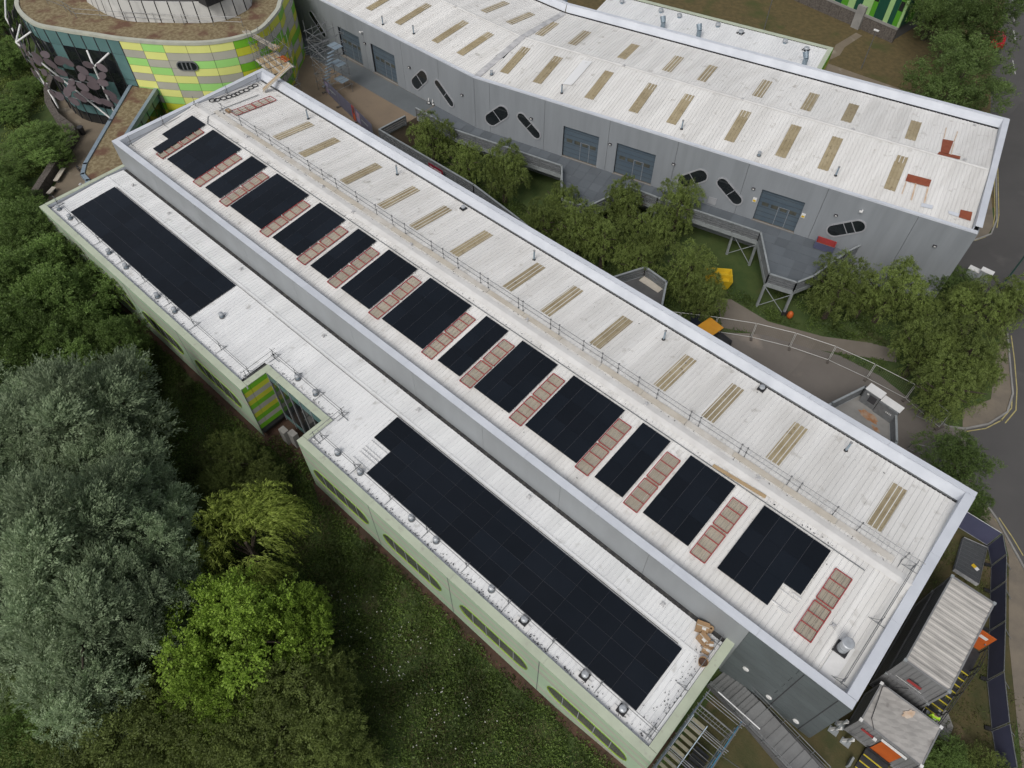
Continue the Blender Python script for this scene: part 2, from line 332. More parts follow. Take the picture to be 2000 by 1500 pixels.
# ------------------------------------------------------------------ profiled roof sheets
SH = {}
def sheet_mesh(wd, L, rise, mat, pitch=.333, hh=.045):
    key = (round(wd, 3), round(L, 2), round(rise, 3), mat.name)
    if key in SH: return SH[key]
    n = max(1, round(wd / pitch)); p = wd / n; prof = []
    for i in range(n):
        x = i * p
        prof += [(x, 0), (x + p - .10, 0), (x + p - .075, hh), (x + p - .025, hh)]
    prof.append((wd, 0)); mb = MB()
    for (a, b) in zip(prof[:-1], prof[1:]): mb.quad((a[0], 0, a[1]), (b[0], 0, b[1]), (b[0], L, b[1] + rise), (a[0], L, a[1] + rise))
    x0 = 0
    mb.quad((0, 0, -.02), (wd, 0, -.02), (wd, 0, 0), (0, 0, 0))
    SH[key] = mb.mesh('roof_sheet', mat); return SH[key]
def slope(parent, org, ang, x0, x1, ya, za, yb, zb, mat, wd=1.0, ylim=None):
    """sheets from x0 to x1 along the local axis, each running from (ya,za) to (yb,zb)"""
    c, s = math.cos(ang), math.sin(ang); n = max(1, round((x1 - x0) / wd)); wd = (x1 - x0) / n; w0 = worg(parent)
    for i in range(n):
        x = x0 + i * wd; a, b, A, B = ya, yb, za, zb
        if ylim:
            lo, hi = ylim(x + wd / 2)
            a2, b2 = max(a, lo), min(b, hi)
            if b2 - a2 < .15: continue
            A, B = za + (a2 - ya) / (yb - ya) * (zb - za), za + (b2 - ya) / (yb - ya) * (zb - za); a, b = a2, b2
        p = Vector((org[0] + c * x - s * a, org[1] + s * x + c * a, A)) - w0
        inst('roof_sheet', sheet_mesh(wd, b - a, B - A, mat), parent, p, ang)

# ================================================================== MAIN HALL
A0, A1, V0, V1, ZP = -68.26, 7.15, 19.0, 36.35, 7.0
ER, ZR, VR = 6.12, 6.92, 27.68            # eaves, ridge height, ridge line
hall = thing('industrial_hall', 'long white-roofed hall with grey walls, solar arrays and red rooflight guards on its roof', 'building', (A0, V0, GL))
def zmain(p): return (ER + (p.y - 19.6) / (VR - 19.6) * (ZR - ER) if p.y < VR else ER + (35.6 - p.y) / (35.6 - VR) * (ZR - ER)) + .04
mb = MB(); mb.box(A0 + .06, V0 + .06, GL - 1.5, A1 - .06, V1 - .06, 5.9); mb.build('core', wallm, hall)
slope(hall, (0, 0), 0, A0 + .55, A1 - .55, 19.6, ER, VR, ZR, roofw)
slope(hall, (0, 0), 0, A0 + .55, A1 - .55, VR, ZR, 35.45, ER + .02, roofw)
mb = MB(); mb.quad((A0 + .5, VR - .42, ZR + .015), (A1 - .5, VR - .42, ZR + .015), (A1 - .5, VR, ZR + .085), (A0 + .5, VR, ZR + .085))
mb.quad((A0 + .5, VR, ZR + .085), (A1 - .5, VR, ZR + .085), (A1 - .5, VR + .42, ZR + .015), (A0 + .5, VR + .42, ZR + .015)); mb.build('ridge_cap', ridge, hall)
# parapets: inner upstand + capping in lengths
def parapet(parent, a, b, wd, top, base, matc, matw, inward, seg=6.0, th=.06):
    a = Vector(a); b = Vector(b); L = (b - a).length; d = (b - a) / L; n = max(1, round(L / seg))
    nn = Vector(inward)
    mb = MB(); q = nn * (wd - .06)
    mb.bar(Vector((*(a + q), (top + base) / 2 - .03)), Vector((*(b + q), (top + base) / 2 - .03)), .1, top - base - .06); mb.build('parapet_upstand', matw, parent)
    for i in range(n):
        p0 = a + d * (L * i / n + .006); p1 = a + d * (L * (i + 1) / n - .006)
        mb = MB(); c = nn * (wd / 2 - .02)
        mb.bar(Vector((*(p0 + c), top - th / 2)), Vector((*(p1 + c), top - th / 2)), wd, th); mb.build('parapet_cap', matc, parent)
parapet(hall, (A0, V0), (A1, V0), .55, ZP, 5.9, cap, cap, (0, 1))
parapet(hall, (A0, V1), (A1, V1), .42, ZP, 5.9, cap, cap, (0, -1))
parapet(hall, (A0, V0 + .55), (A0, V1 - .42), .5, ZP, 5.9, cap, cap, (1, 0))
parapet(hall, (A1, V0 + .55), (A1, V1 - .42), .6, ZP, 5.9, cap, cap, (-1, 0))
# sloping inner lining of the back parapet, with the dark gutter below it
mb = MB(); mb.quad((A0 + .5, 35.62, 6.22), (A1 - .5, 35.62, 6.22), (A1 - .5, 35.9, 6.96), (A0 + .5, 35.9, 6.96)); mb.build('parapet_lining', cap, hall)
mb = MB(); mb.quad((A0 + .5, 35.3, 5.98), (A1 - .5, 35.3, 5.98), (A1 - .5, 35.7, 5.98), (A0 + .5, 35.7, 5.98)); mb.build('gutter', gutter, hall)
mb = MB(); mb.quad((A0 + .5, 19.45, 5.98), (A1 - .5, 19.45, 5.98), (A1 - .5, 19.7, 5.98), (A0 + .5, 19.7, 5.98)); mb.build('gutter', gutter, hall)
# walls
def wall_panels(parent, a, b, z0, z1, rows, seg, mat, out, gap=.012, th=.06, joff=0):
    a = Vector(a); b = Vector(b); L = (b - a).length; d = (b - a) / L; n = max(1, round(L / seg)); nn = Vector(out)
    for r in range(rows):
        za = z0 + (z1 - z0) * r / rows + gap; zb = z0 + (z1 - z0) * (r + 1) / rows - gap
        off = (seg / 2 if (joff and r % 2) else 0); ts = sorted({0.0, L} | {t for t in [off + L * i / n for i in range(n + 1)] if 0 < t < L})
        for t0, t1 in zip(ts[:-1], ts[1:]):
            p = a + d * (t0 + gap) + nn * .01; q = a + d * (t1 - gap) + nn * .01
            mb = MB(); mb.bar(Vector((*p, (za + zb) / 2)), Vector((*q, (za + zb) / 2)), th, zb - za); mb.build('wall_panel', mat, parent)
wall_panels(hall, (A0, V0), (0.95, V0), 3.9, 6.9, 1, 6.9, wallm, (0, -1), gap=.01)
wall_panels(hall, (0.95, V0), (A1, V0), -1.2, 6.9, 12, 6.3, walld, (0, -1), joff=1)
mb = MB()
for u in (4.4, 6.4): mb.box(u - .03, V0 - .055, -1.2, u + .03, V0 - .025, 6.85)
mb.build('downpipe_seam', joint, hall)
wall_panels(hall, (A1, V0), (A1, V1), -1.2, 6.9, 12, 6, walld, (1, 0))
wall_panels(hall, (A0, V0), (A0, V1), -2.6, 6.9, 3, 6, wallm, (-1, 0))
wall_panels(hall, (A0, V1), (A1, V1), -2.6, 6.9, 3, 7.5, walld, (0, 1))
for x, y in ((1457, 1306), (1502, 1361), (1555, 1408)):
    p = on_v(x, y, V0 - .05); mb = MB(); mb.lathe((0, 0, 0), [(.2, 0), (.2, .05), (.14, .09)], 14)
    o = inst('wall_lamp', mb.mesh('wall_lamp', white), hall, p - worg(hall), rot=(R(90), 0, 0))
# rooflights
def ribbed_light(wd, L, rise, mat):
    return sheet_mesh(wd, L, rise, mat, pitch=wd / 3, hh=.035)
SR = (ZR - ER) / (VR - 19.6); SR2 = (ER - ZR) / (35.6 - VR)
for (t, b) in (((607, 240), (534, 273)), ((659, 271), (584, 306)), ((739, 321), (666, 360)), ((810, 367), (740, 408)), ((871, 406), (800, 450)), ((952, 455), (880, 502)),
               ((1052, 518), (983, 571)), ((1126, 564), (1056, 620)), ((1224, 623), (1154, 683)), ((1345, 699), (1284, 765)), ((1437, 757), (1377, 827)), ((1563, 830), (1506, 908)), ((1756, 948), (1706, 1034))):
    p = (onz(*t, zmain).x + onz(*b, zmain).x) / 2; va, vb = 29.85, 34.05
    inst('rooflight', ribbed_light(.98, vb - va, SR2 * (vb - va), tan), hall, Vector((p - .49, va, zmain(Vector((p, va, 0))) + .005)) - worg(hall))
guards_px = [(389, 258), (464, 308), (515, 345), (596, 400), (670, 450), (731, 492), (813, 548), (918, 620), (993, 672), (1092, 738), (1221, 827), (1316, 892), (1447, 980), (1650, 1118)]
arr_px = [((378, 227), (403, 244)), ((417, 255), (473, 292)), ((494, 306), (523, 326)), ((542, 340), (605, 382)), ((628, 396), (676, 430)), ((702, 448), (735, 472)), ((760, 490), (815, 527)), ((841, 545), (919, 600)), ((950, 620), (991, 649)), ((1021, 669), (1088, 713)), ((1120, 737), (1219, 803)), ((1256, 827), (1309, 864)), ((1349, 890), (1437, 950)), ((1492, 987), (1625, 1075))]
def guard(u, va, label, group):
    """red frame of three bays, 2.3 m long, lying on the roof"""
    L = 2.28; s = SR if va < VR - 1 else SR2; wd = 1.06
    z = zmain(Vector((u, va, 0))) + .05
    t = thing('rooflight_guard', label, 'guard', (u, va, z), group)
    rot = (math.atan(s), 0, 0); t.rotation_euler = rot
    if 'guard' not in SH:
        mb = MB()
        for x in (-wd / 2, wd / 2): mb.bar((x, 0, .05), (x, L, .05), .05, .05)
        for y in (0, L): mb.bar((-wd / 2, y, .052), (wd / 2, y, .052), .05, .05)
        for x in (-wd / 2, wd / 2):
            for y in (.1, L - .1): mb.bar((x, y, -.05), (x, y, .04), .05, .05)
        SH['guard'] = mb.mesh('guard_frame', redp)
        mb = MB(); mb.bar((-wd / 2, 0, .054), (wd / 2, 0, .054), .05, .04); SH['gbar'] = mb.mesh('cross_bar', redp)
    inst('frame', SH['guard'], t, (0, 0, 0))
    for k in (1, 2): inst('cross_bar', SH['gbar'], t, (0, L * k / 3, 0))
for gi, (x, y) in enumerate(guards_px):
    u = onz(x, y, zmain).x
    va, vb = 21.05, 25.75
    inst('rooflight', ribbed_light(.98, vb - va, SR * (vb - va), taupe), hall, Vector((u - .49, va, zmain(Vector((u, va, 0))) + .005)) - worg(hall))
    guard(u, 21.0, 'red rooflight guard away from the ridge, in the %s pair from the cable coils' % ORD[gi], 'red rooflight guards, lower row')
    guard(u, 23.48, 'red rooflight guard nearer the ridge, in the %s pair from the cable coils' % ORD[gi], 'red rooflight guards, upper row')
p = onz(485, 212, zmain); u = p.x
inst('rooflight', ribbed_light(.98, 4.5, SR2 * 4.5, taupe), hall, Vector((u - .49, 29.5, zmain(Vector((u, 29.5, 0))) + .005)) - worg(hall))
guard(u, 29.5, 'red rooflight guard by the ridge rail, beside the tan timber chute', 'red guards beside the chute')
guard(u, 31.9, 'red rooflight guard close to the timber chute and parapet', 'red guards beside the chute')
# solar arrays
def panel_mesh(w_, h_, key):
    if key in SH: return SH[key]
    mb = MB(); mb.box(.006, .006, 0, w_ - .006, h_ - .006, .035); SH[key] = mb.mesh('panel', pv); return SH[key]
PW, PH = 1.142, 1.772
def rail(parent, a, b):
    mb = MB(); mb.bar(a, b, .05, .03); mb.build('mounting_rail', pvrail, parent)
words = ['', 'one', 'two', 'three', 'four', 'five', 'six']
vt = 26.55
va = vt - 3 * PH
RX = math.atan(SR)
for i, (a, b) in enumerate(arr_px):
    ua = onz(*a, zmain).x; ub = onz(*b, zmain).x; n = max(2, round((ub - ua) / PW)); uc = (ua + ub) / 2; u0 = uc - n * PW / 2
    z0 = zmain(Vector((u0, va, 0))) + .07
    lab = {0: 'stepped solar array two panels wide at the roof end beside the sedum link', len(arr_px) - 1: 'solar array with one corner panel missing at the vent end of the upper roof'}.get(i, 'upper roof solar array %s panels wide, %s from the sedum link end' % (words[n], ORD[i]))
    t = thing('solar_array', lab, 'solar panels', (u0, va, z0), 'solar arrays on the upper roof'); t.rotation_euler = (RX, 0, 0)
    for c in range(n):
        for r in range(3):
            if i == len(arr_px) - 1 and c == n - 1 and r == 0: continue
            if i == 0 and c == 0 and r == 0: continue
            inst('panel', panel_mesh(PW, PH, 'pvp'), t, (c * PW, r * PH * .9985, .03))
    for c in range(1, n):
        mb = MB(); mb.bar((c * PW, .05, .035), (c * PW, 3 * PH - .05, .035), .018, .05); inst('mounting_rail', mb.mesh('mounting_rail', pvrail), t, (0, 0, 0))
    for k in range(6):
        y = k * PH / 2 + PH / 4; mb = MB(); mb.bar((-.12, y, .0), (n * PW + .12, y, .0), .04, .04); inst('clamp_rail', mb.mesh('clamp_rail', white), t, (0, 0, 0))
# ridge guard rail along the walkway
mb = MB(); mb.box(A0 + 2.2, 28.25, 6.93, A1 - 1.6, 28.75, 6.965); 
ry = 28.85; walkd = pm('dirty walkway sheet', (.58, .56, .52), (.46, .43, .38), 1.2, .7)
wk = thing('roof_walkway', 'dirty board walkway lying along the roof ridge beside the scaffold rail', 'walkway', (0, 28.5, 6.9))
nb = 19
for i in range(nb):
    x0 = A0 + 3 + i * (A1 - A0 - 5) / nb; x1 = x0 + (A1 - A0 - 5) / nb - .03
    mb = MB(); mb.box(x0, 28.3 + rng.uniform(-.03, .03), 6.935, x1, 28.74 + rng.uniform(-.03, .03), 6.975); mb.build('board', boardm if i % 3 else walkd, wk)
gr = thing('ridge_guard_rail', 'long galvanised scaffold tube guard rail along the hall ridge', 'guard rail', (A0 + 3, ry, 6.85))
zb = zmain(Vector((0, ry, 0)))
posts = [(455, 205), (475, 235), (495, 262), (516, 283), (560, 305), (600, 328), (627, 345), (650, 365), (700, 385), (735, 412), (768, 432), (790, 450), (842, 484), (864, 499), (893, 518), (935, 548), (945, 562), (1008, 598), (1018, 603), (1070, 640), (1088, 650), (1136, 680), (1174, 703), (1204, 725), (1245, 750), (1278, 778), (1344, 818), (1360, 833), (1440, 885), (1453, 890), (1537, 945), (1560, 955), (1630, 1000), (1675, 1035), (1763, 1095)]
us = sorted(P(x, y, zb + .4).x for x, y in posts)
for u in us:
    mb = MB(); mb.tube((u, ry, zb - .02), (u, ry, zb + 1.15)); mb.tube((u, ry, zb + .03), (u, ry - .6, zb + .04)); mb.bar((u - .03, ry, zb + .02), (u + .03, ry, zb + .02), .16, .05)
    mb.box(u - .05, ry - .05, zb + .5, u + .05, ry + .05, zb + .6); mb.box(u - .05, ry - .05, zb + 1.0, u + .05, ry + .05, zb + 1.1); mb.build('post', galv, gr)
for h in (.55, 1.05):
    mb = MB(); mb.tube((us[0] - .5, ry - .03, zb + h), (us[-1] + 1.0, ry - .03, zb + h)); mb.build('rail', galv, gr)
# edge rail on the end roof (right end) and at the top end
def free_rail(name, label, pts, zf, hs_=(.5, 1.0), posts_at=None, lean=0, grp=None, foot=None, step=3.6, inset=0):
    pts = [Vector(p) for p in pts]; t = thing(name, label, 'guard rail', (*pts[0][:2], zf(pts[0])), grp)
    for a, b in zip(pts[:-1], pts[1:]):
        L = (b - a).length; n = max(1, round(L / step)); d = (b - a) / L; nn = Vector((-d.y, d.x))
        for i in range(n + 1):
            p = a + d * L * i / n; z = zf(p); p3 = Vector((p.x, p.y, z)); top = p3 + Vector((0, 0, hs_[-1] + .1))
            mb = MB(); mb.tube(p3, top); mb.tube(p3 + Vector((*(nn * -.55), .05)), p3 + Vector((*(nn * .55), .05)), .02)
            mb.tube(p3 + Vector((*(nn * .45), .05)), p3 + Vector((0, 0, .6)), .018)
            mb.box(p.x - .045, p.y - .045, z + hs_[0] - .04, p.x + .045, p.y + .045, z + hs_[0] + .04); mb.build('post', galvd, t)
        for h in hs_:
            mb = MB(); mb.tube((a.x - d.x * .3, a.y - d.y * .3, zf(a) + h), (b.x + d.x * .3, b.y + d.y * .3, zf(b) + h), .022); mb.build('rail', galv, t)
    return t
free_rail('edge_guard_rail', 'tube guard rail inside the end parapet over the containers', [(A1 - 1.0, 20.2), (A1 - 1.0, 28.6)], lambda p: zmain(p), step=3.9)
free_rail('edge_guard_rail', 'tube guard rail inside the far end parapet next to the oval building', [(A0 + .9, 20.3), (A0 + .9, 35)], lambda p: zmain(p), step=3.5)
# vents and pipes on the hall roof
def pipe(p, h, r, label, group, lean=(0, 0), capm=None):
    t = thing('vent_pipe', label, 'vent', p, group)
    mb = MB(); mb.lathe(p, [(r * 2.0, 0), (r * 1.6, .08), (r * 1.1, .1)], 10); mb.build('flashing', black, t)
    mb = MB(); mb.tube(Vector(p) + Vector((0, 0, .05)), Vector(p) + Vector((0, 0, h)), r, 10); mb.build('pipe', bluegrey, t)
    mb = MB(); mb.lathe(Vector(p) + Vector((0, 0, h)), [(r * 1.25, 0), (r * 1.3, .06), (r * .4, .12)], 10); mb.build('cap', galv, t)
for k, (x, y) in enumerate(((602, 232), (776, 341), (1043, 507), (1296, 663), (1652, 880))):
    pipe(onz(x, y, zmain), .95, .075, 'thin flue pipe on the hall back slope, %s from the timber chute' % ORD[k], 'flue pipes on the hall roof')
ventm = pm('vent hood', (.46, .485, .51), (.36, .38, .40), 5, .4, metal=.3)
def cowl(p, r, label, group, h=.45, base=False, dark=False, sq=False):
    t = thing('roof_vent', label, 'vent', p, group); p = Vector(p)
    if base:
        mb = MB(); s = r * 1.25; mb.box(p.x - s, p.y - s, p.z - .02, p.x + s, p.y + s, p.z + .12); mb.build('kerb', black, t)
    else:
        mb = MB(); mb.lathe(p, [(r * 1.2, -.02), (r * 1.15, .06)], 14); mb.build('flashing', galvd, t)
    mb = MB(); mb.lathe(p + Vector((0, 0, .05)), [(r * .7, 0), (r * .7, h * .55)], 14); mb.build('neck', bluegrey, t)
    mb = MB(); mb.lathe(p + Vector((0, 0, h * .5)), [(r * .8, 0), (r * 1.0, .04), (r * 1.0, h * .3), (r * .9, h * .42), (r * .45, h * .5)], 16)
    mb.build('hood', ventm, t)
for k, (x, y) in enumerate(((905, 408), (1487, 760))): cowl(onz(x, y, zmain), .2, 'small squat black-based vent on the hall back slope, %s from the timber chute' % ORD[k], 'squat vents on the hall roof', base=True, h=.35)
p = onz(1643, 1268, zmain); t = thing('roof_vent', 'large cylindrical roof vent on black kerb near the hall end parapet', 'vent', p)
MB().box(p.x - .38, p.y - .38, p.z - .02, p.x + .38, p.y + .38, p.z + .14).build('kerb', black, t); MB().tube(p + Vector((0, 0, .1)), p + Vector((.0, .0, 1.0)), .3, 18).build('duct', ventm, t)
MB().lathe(p + Vector((0, 0, .96)), [(.33, 0), (.35, .04), (.35, .16), (.3, .2), (.12, .2)], 18).build('hood', ventm, t); MB().lathe(p + Vector((0, 0, .5)), [(.315, 0), (.315, .05)], 18).build('band', galvd2, t)
def patch(name, pts, z, mat, parent, f=None):
    mb = MB(); k = [Vector((p[0], p[1], f(Vector((p[0], p[1], 0))) + z)) for p in pts]
    mb.v = [tuple(q) for q in k]; mb.f = [tuple(range(len(k)))]; mb.m = [0]
    o = mb.build(name, mat, parent); return o
patch('vent_flashing', [(5.0, 19.9), (5.9, 19.9), (5.9, 22.3), (5.0, 22.3)], .045, white, hall, zmain)
for k, (x, y) in enumerate(((1528, 1193), (1556, 1165), (1535, 1145), (1508, 1174))):
    p = onz(x, y, zmain); t = MB().box(p.x - .3, p.y - .05, p.z + .0, p.x + .3, p.y + .05, p.z + .05).build('loose_rail', white); tag(t, ['short white rail lying furthest from the missing corner panel', 'short white rail lying clear of the last array towards the red guard', 'short white rail under the edge of the corner panel', 'short white rail at the lower corner of the last array'][k], 'rail', 'loose mounting rails')
def anchor(p, mat=greymk):
    t = MB(); p = Vector(p)
    for a in (45, 135): d = Vector((math.cos(R(a)), math.sin(R(a)), 0)) * .2; t.bar(p - d + Vector((0, 0, .04)), p + d + Vector((0, 0, .04)), .07, .05)
    t.lathe(p, [(.1, .03), (.09, .16)], 8); return t.build('roof_anchor', mat)
for k, (x, y) in enumerate(((483, 268), (630, 365), (690, 415), (803, 478), (1030, 625), (1262, 790), (1480, 935))):
    tag(anchor(onz(x, y, zmain) + Vector((0, 0, .02))), 'grey fall anchor beside the hall ridge walkway, %s from the cable coils' % ORD[k], 'anchor', 'fall anchors on the ridge')
tag(anchor(onz(1627, 1222, zmain)), 'grey cross-shaped fall anchor by the last red rooflight guard', 'anchor')
# coiled hoops row and cables at the top end
hp = [(415, 197), (424, 196), (437, 193), (447, 190), (457, 187), (464, 184), (472, 180), (481, 177), (490, 172), (498, 168)]
for k, (x, y) in enumerate(hp):
    c = onz(x, y, zmain) + Vector((0, 0, .06)); mb = MB(); n = 14
    for i in range(n):
        t0, t1 = 2 * math.pi * i / n, 2 * math.pi * (i + 1) / n; r = .3
        mb.tube(c + Vector((math.cos(t0) * r, math.sin(t0) * r, 0)), c + Vector((math.cos(t1) * r, math.sin(t1) * r, 0)), .045, 5)
    tag(mb.build('cable_coil', black), 'black cable coil in the row by the oval building, %s from the ridge' % ORD[k], 'coil', 'coils of black cable')
def cable(pts, label, r=.03, mat=None, zf=None):
    mb = MB(); zf = zf or zmain; q = [Vector((p[0], p[1], zf(Vector((p[0], p[1], 0))) + r + .03)) for p in pts]
    for a, b in zip(q[:-1], q[1:]): mb.tube(a, b, r, 5)
    tag(mb.build('cable_run', mat or galvd), label, 'cable')
cable([(A0 + 3.0, 33.5), (A0 + 3.1, 29.5), (A0 + 3.4, 27.4), (A0 + 4.2, 26.75), (A1 - 3, 26.72)], 'grey cable tray run along the top edge of the upper solar arrays', .035)
plank = MB(); a = onz(1392, 910, zmain); b = onz(1495, 972, zmain); plank.bar(a + Vector((0, 0, .08)), b + Vector((0, 0, .08)), .24, .05)
tag(plank.build('scaffold_board', wood), 'single pale timber board lying beside the ridge walkway', 'board')
# debris specks
def specks(name, label, n, fn, mat, smin=.03, smax=.12):
    mb = MB()
    for _ in range(n):
        p = fn(); a = rng.uniform(0, 3.14); s1, s2 = rng.uniform(smin, smax), rng.uniform(smin, smax) * .6; c, s = math.cos(a), math.sin(a)
        mb.quad(*[(p[0] + c * x - s * y, p[1] + s * x + c * y, p[2]) for x, y in ((-s1, -s2), (s1, -s2 * .6), (s1 * .7, s2), (-s1 * .8, s2 * .8))])
    return tag(mb.build(name, mat), label, 'debris', kind='stuff')
specks('roof_grit', 'dark grit and moss crumbs along the hall ridge', 160, lambda: (lambda u, v: (u, v, zmain(Vector((u, v, 0))) + .045))(rng.uniform(A0 + 3, A1 - 2), rng.choice([27.0, 26.9, 28.1, rng.uniform(20, 35)])), joint, .02, .07)

# ================================================================== FRONT WING (lower roof)
W0, W1, F0, FZ = -68.4, 0.72, 10.45, 4.3
RU0, RU1, RV = -36.8, -30.1, 12.75
wing = thing('front_wing', 'lower white-roofed wing with pale green edging and striped green walls along the meadow', 'building', (W0, F0, GL))
def zwing(p): return (3.95 + (p.y - 11.0) / 5.9 * .28 if p.y < 16.9 else 4.23 - (p.y - 16.9) / 1.8 * .12) + .04
outl = [(W0, F0), (RU0, F0), (RU0, RV), (RU1, RV), (RU1, F0), (W1, F0), (W1, V0), (W0, V0)]
mb = MB(); mb.prism([(W0 + .08, F0 + .14), (RU0 - .14, F0 + .14), (RU0 - .14, RV + .14), (RU1 + .14, RV + .14), (RU1 + .14, F0 + .14), (W1 - .14, F0 + .14), (W1 - .14, V0), (W0 + .08, V0)], -1.75, 3.85); mb.build('core', bldcore, wing)
mb = MB(); mb.prism([(W0 + .6, F0 + .3), (RU0 - .6, F0 + .3), (RU0 - .6, RV + .7), (RU1 + .6, RV + .7), (RU1 + .6, F0 + .3), (W1 - .8, F0 + .3), (W1 - .8, V0), (W0 + .6, V0)], GL - 1, -1.7); mb.build('plinth', concd, wing)
def wlim(x):
    if RU0 - .6 < x < RU1 + .6: return (RV + .55, 99)
    return (F0 + .55, 99)
slope(wing, (0, 0), 0, W0 + .55, W1 - .55, 11.0, 3.95, 16.9, 4.23, roofcool, ylim=wlim)
slope(wing, (0, 0), 0, W0 + .55, W1 - .55, 16.9, 4.23, 18.62, 4.11, roofcool)
mb = MB(); mb.box(W0 + .6, 16.78, 4.265, W1 - .6, 17.02, 4.29); mb.build('ridge_flashing', roofcool, wing)
mb = MB(); mb.quad((W0 + .5, 18.55, 4.0), (W1 - .5, 18.55, 4.0), (W1 - .5, 19.02, 4.0), (W0 + .5, 19.02, 4.0)); mb.build('gutter', gutter, wing)
parapet(wing, (W0, F0), (RU0, F0), .55, FZ, 3.9, palegreen, roofcool, (0, 1), 8)
parapet(wing, (RU0, F0 + .55), (RU0, RV + .55), .55, FZ, 3.9, palegreen, roofcool, (-1, 0), 8)
parapet(wing, (RU0, RV), (RU1, RV), .55, FZ, 3.9, palegreen, roofcool, (0, 1), 8)
parapet(wing, (RU1, F0 + .55), (RU1, RV + .55), .55, FZ, 3.9, palegreen, roofcool, (1, 0), 8)
parapet(wing, (RU1, F0), (W1, F0), .55, FZ, 3.9, palegreen, roofcool, (0, 1), 8)
parapet(wing, (W1, F0 + .55), (W1, V0), .55, FZ, 3.9, palegreen, roofcool, (-1, 0), 9)
parapet(wing, (W0, F0 + .55), (W0, V0), .4, FZ, 3.9, palegreen, cap, (1, 0), 3.2)
wglass = pm('window glass reflection tint', (.085, .092, .083), (.12, .128, .115), .6, .12, spec=.6)  # pale greenish reflection on the wing panes is put into the glass colour
# striped facade with pill windows: bands as panels, with holes handled by the projecting lime surround
wins = [(-60.2, -54.6), (-53.0, -46.9), (-44.9, -38.6), (-29.3, -23.2), (-21.6, -15.8), (-14.05, -8.1), (-6.45, -.35)]
bays = [(-68.4, -61.0), (-61.0, -53.8), (-53.8, -45.8), (-45.8, RU0), (RU1, -22.45), (-22.45, -14.9), (-14.9, -7.25), (-7.25, W1)]
bandz = [(-2.1, -1.2, mint), (-1.2, -.75, Ap), (-.75, 1.95, mint), (1.95, 2.45, Ap), (2.45, 3.15, mint), (3.15, 3.55, Ap), (3.55, 4.2, mint)]
for (a, b) in bays:
    for (z0, z1, m) in bandz:
        win = next((w_ for w_ in wins if w_[0] > a - .5 and w_[1] < b + .5), None)
        if z0 == -.75 and win:
            cz, hh = .75, .93; x0, x1 = win; poly = []
            mb = MB(); n = 10; k0 = len(mb.v); arc = []
            for i in range(n + 1): t = math.pi / 2 + math.pi * i / n; arc.append((x0 + hh + math.cos(t) * hh, cz + math.sin(t) * hh))
            arc2 = []
            for i in range(n + 1): t = -math.pi / 2 + math.pi * i / n; arc2.append((x1 - hh + math.cos(t) * hh, cz + math.sin(t) * hh))
            ring = arc + arc2   # closed pill, counter-clockwise
            outer = []
            for (x, z) in ring:
                outer.append((a + .012 if x < x0 + hh else b - .012, z1 - .008 if z >= cz else z0 + .008))
            y = F0
            cx0, cx1 = x0 + hh, x1 - hh
            # left, right, top and bottom fields of the panel
            def fan(side, corner_lo, corner_hi, arcpts):
                for p, q in zip(arcpts[:-1], arcpts[1:]):
                    zc = (p[1] + q[1]) / 2
                    mb.quad((p[0], y, p[1]), (q[0], y, q[1]), (side, y, q[1]), (side, y, p[1]))
            fan(a + .012, 0, 0, arc); fan(b - .012, 0, 0, arc2)
            mb.quad((a + .012, y, cz + hh), (b - .012, y, cz + hh), (b - .012, y, z1 - .008), (a + .012, y, z1 - .008))
            mb.quad((a + .012, y, z0 + .008), (b - .012, y, z0 + .008), (b - .012, y, cz - hh), (a + .012, y, cz - hh))
            mb.build('facade_panel', m, wing)
            fr = MB()
            for i in range(len(ring)):
                p, q = ring[i], ring[(i + 1) % len(ring)]
                fr.quad((p[0], y - .05, p[1]), (q[0], y - .05, q[1]), (q[0], y + .05, q[1]), (p[0], y + .05, p[1]))
                cxp = min(max(p[0], cx0), cx1); cxq = min(max(q[0], cx0), cx1); k = 1.03
                po = (cxp + (p[0] - cxp) * k, cz + (p[1] - cz) * k); qo = (cxq + (q[0] - cxq) * k, cz + (q[1] - cz) * k)
                fr.quad((p[0], y - .05, p[1]), (q[0], y - .05, q[1]), (qo[0], y - .05, qo[1]), (po[0], y - .05, po[1]))
            wn = fr.build('window', limed, wing)
            gm = MB(); gm.v = [(p[0], y - .012, p[1]) for p in ring]; gm.f = [tuple(range(len(ring)))]; gm.m = [0]; gm.build('pane', wglass, wn)
            for k in range(1, 5):
                x = x0 + (x1 - x0) * k / 5; MB().box(x - .03, y - .03, cz - hh + .01, x + .03, y - .014, cz + hh - .01).build('mullion', frame_g, wn)
        else:
            mb = MB(); mb.box(a + .012, F0, z0 + .008, b - .012, F0 + .05, z1 - .008); mb.build('facade_panel', m, wing)
for (a, b) in bays[:-1]:
    mb = MB(); mb.box(b - .03, F0 - .012, -2.1, b + .03, F0 + .03, 4.2); mb.build('panel_joint', galvd, wing)
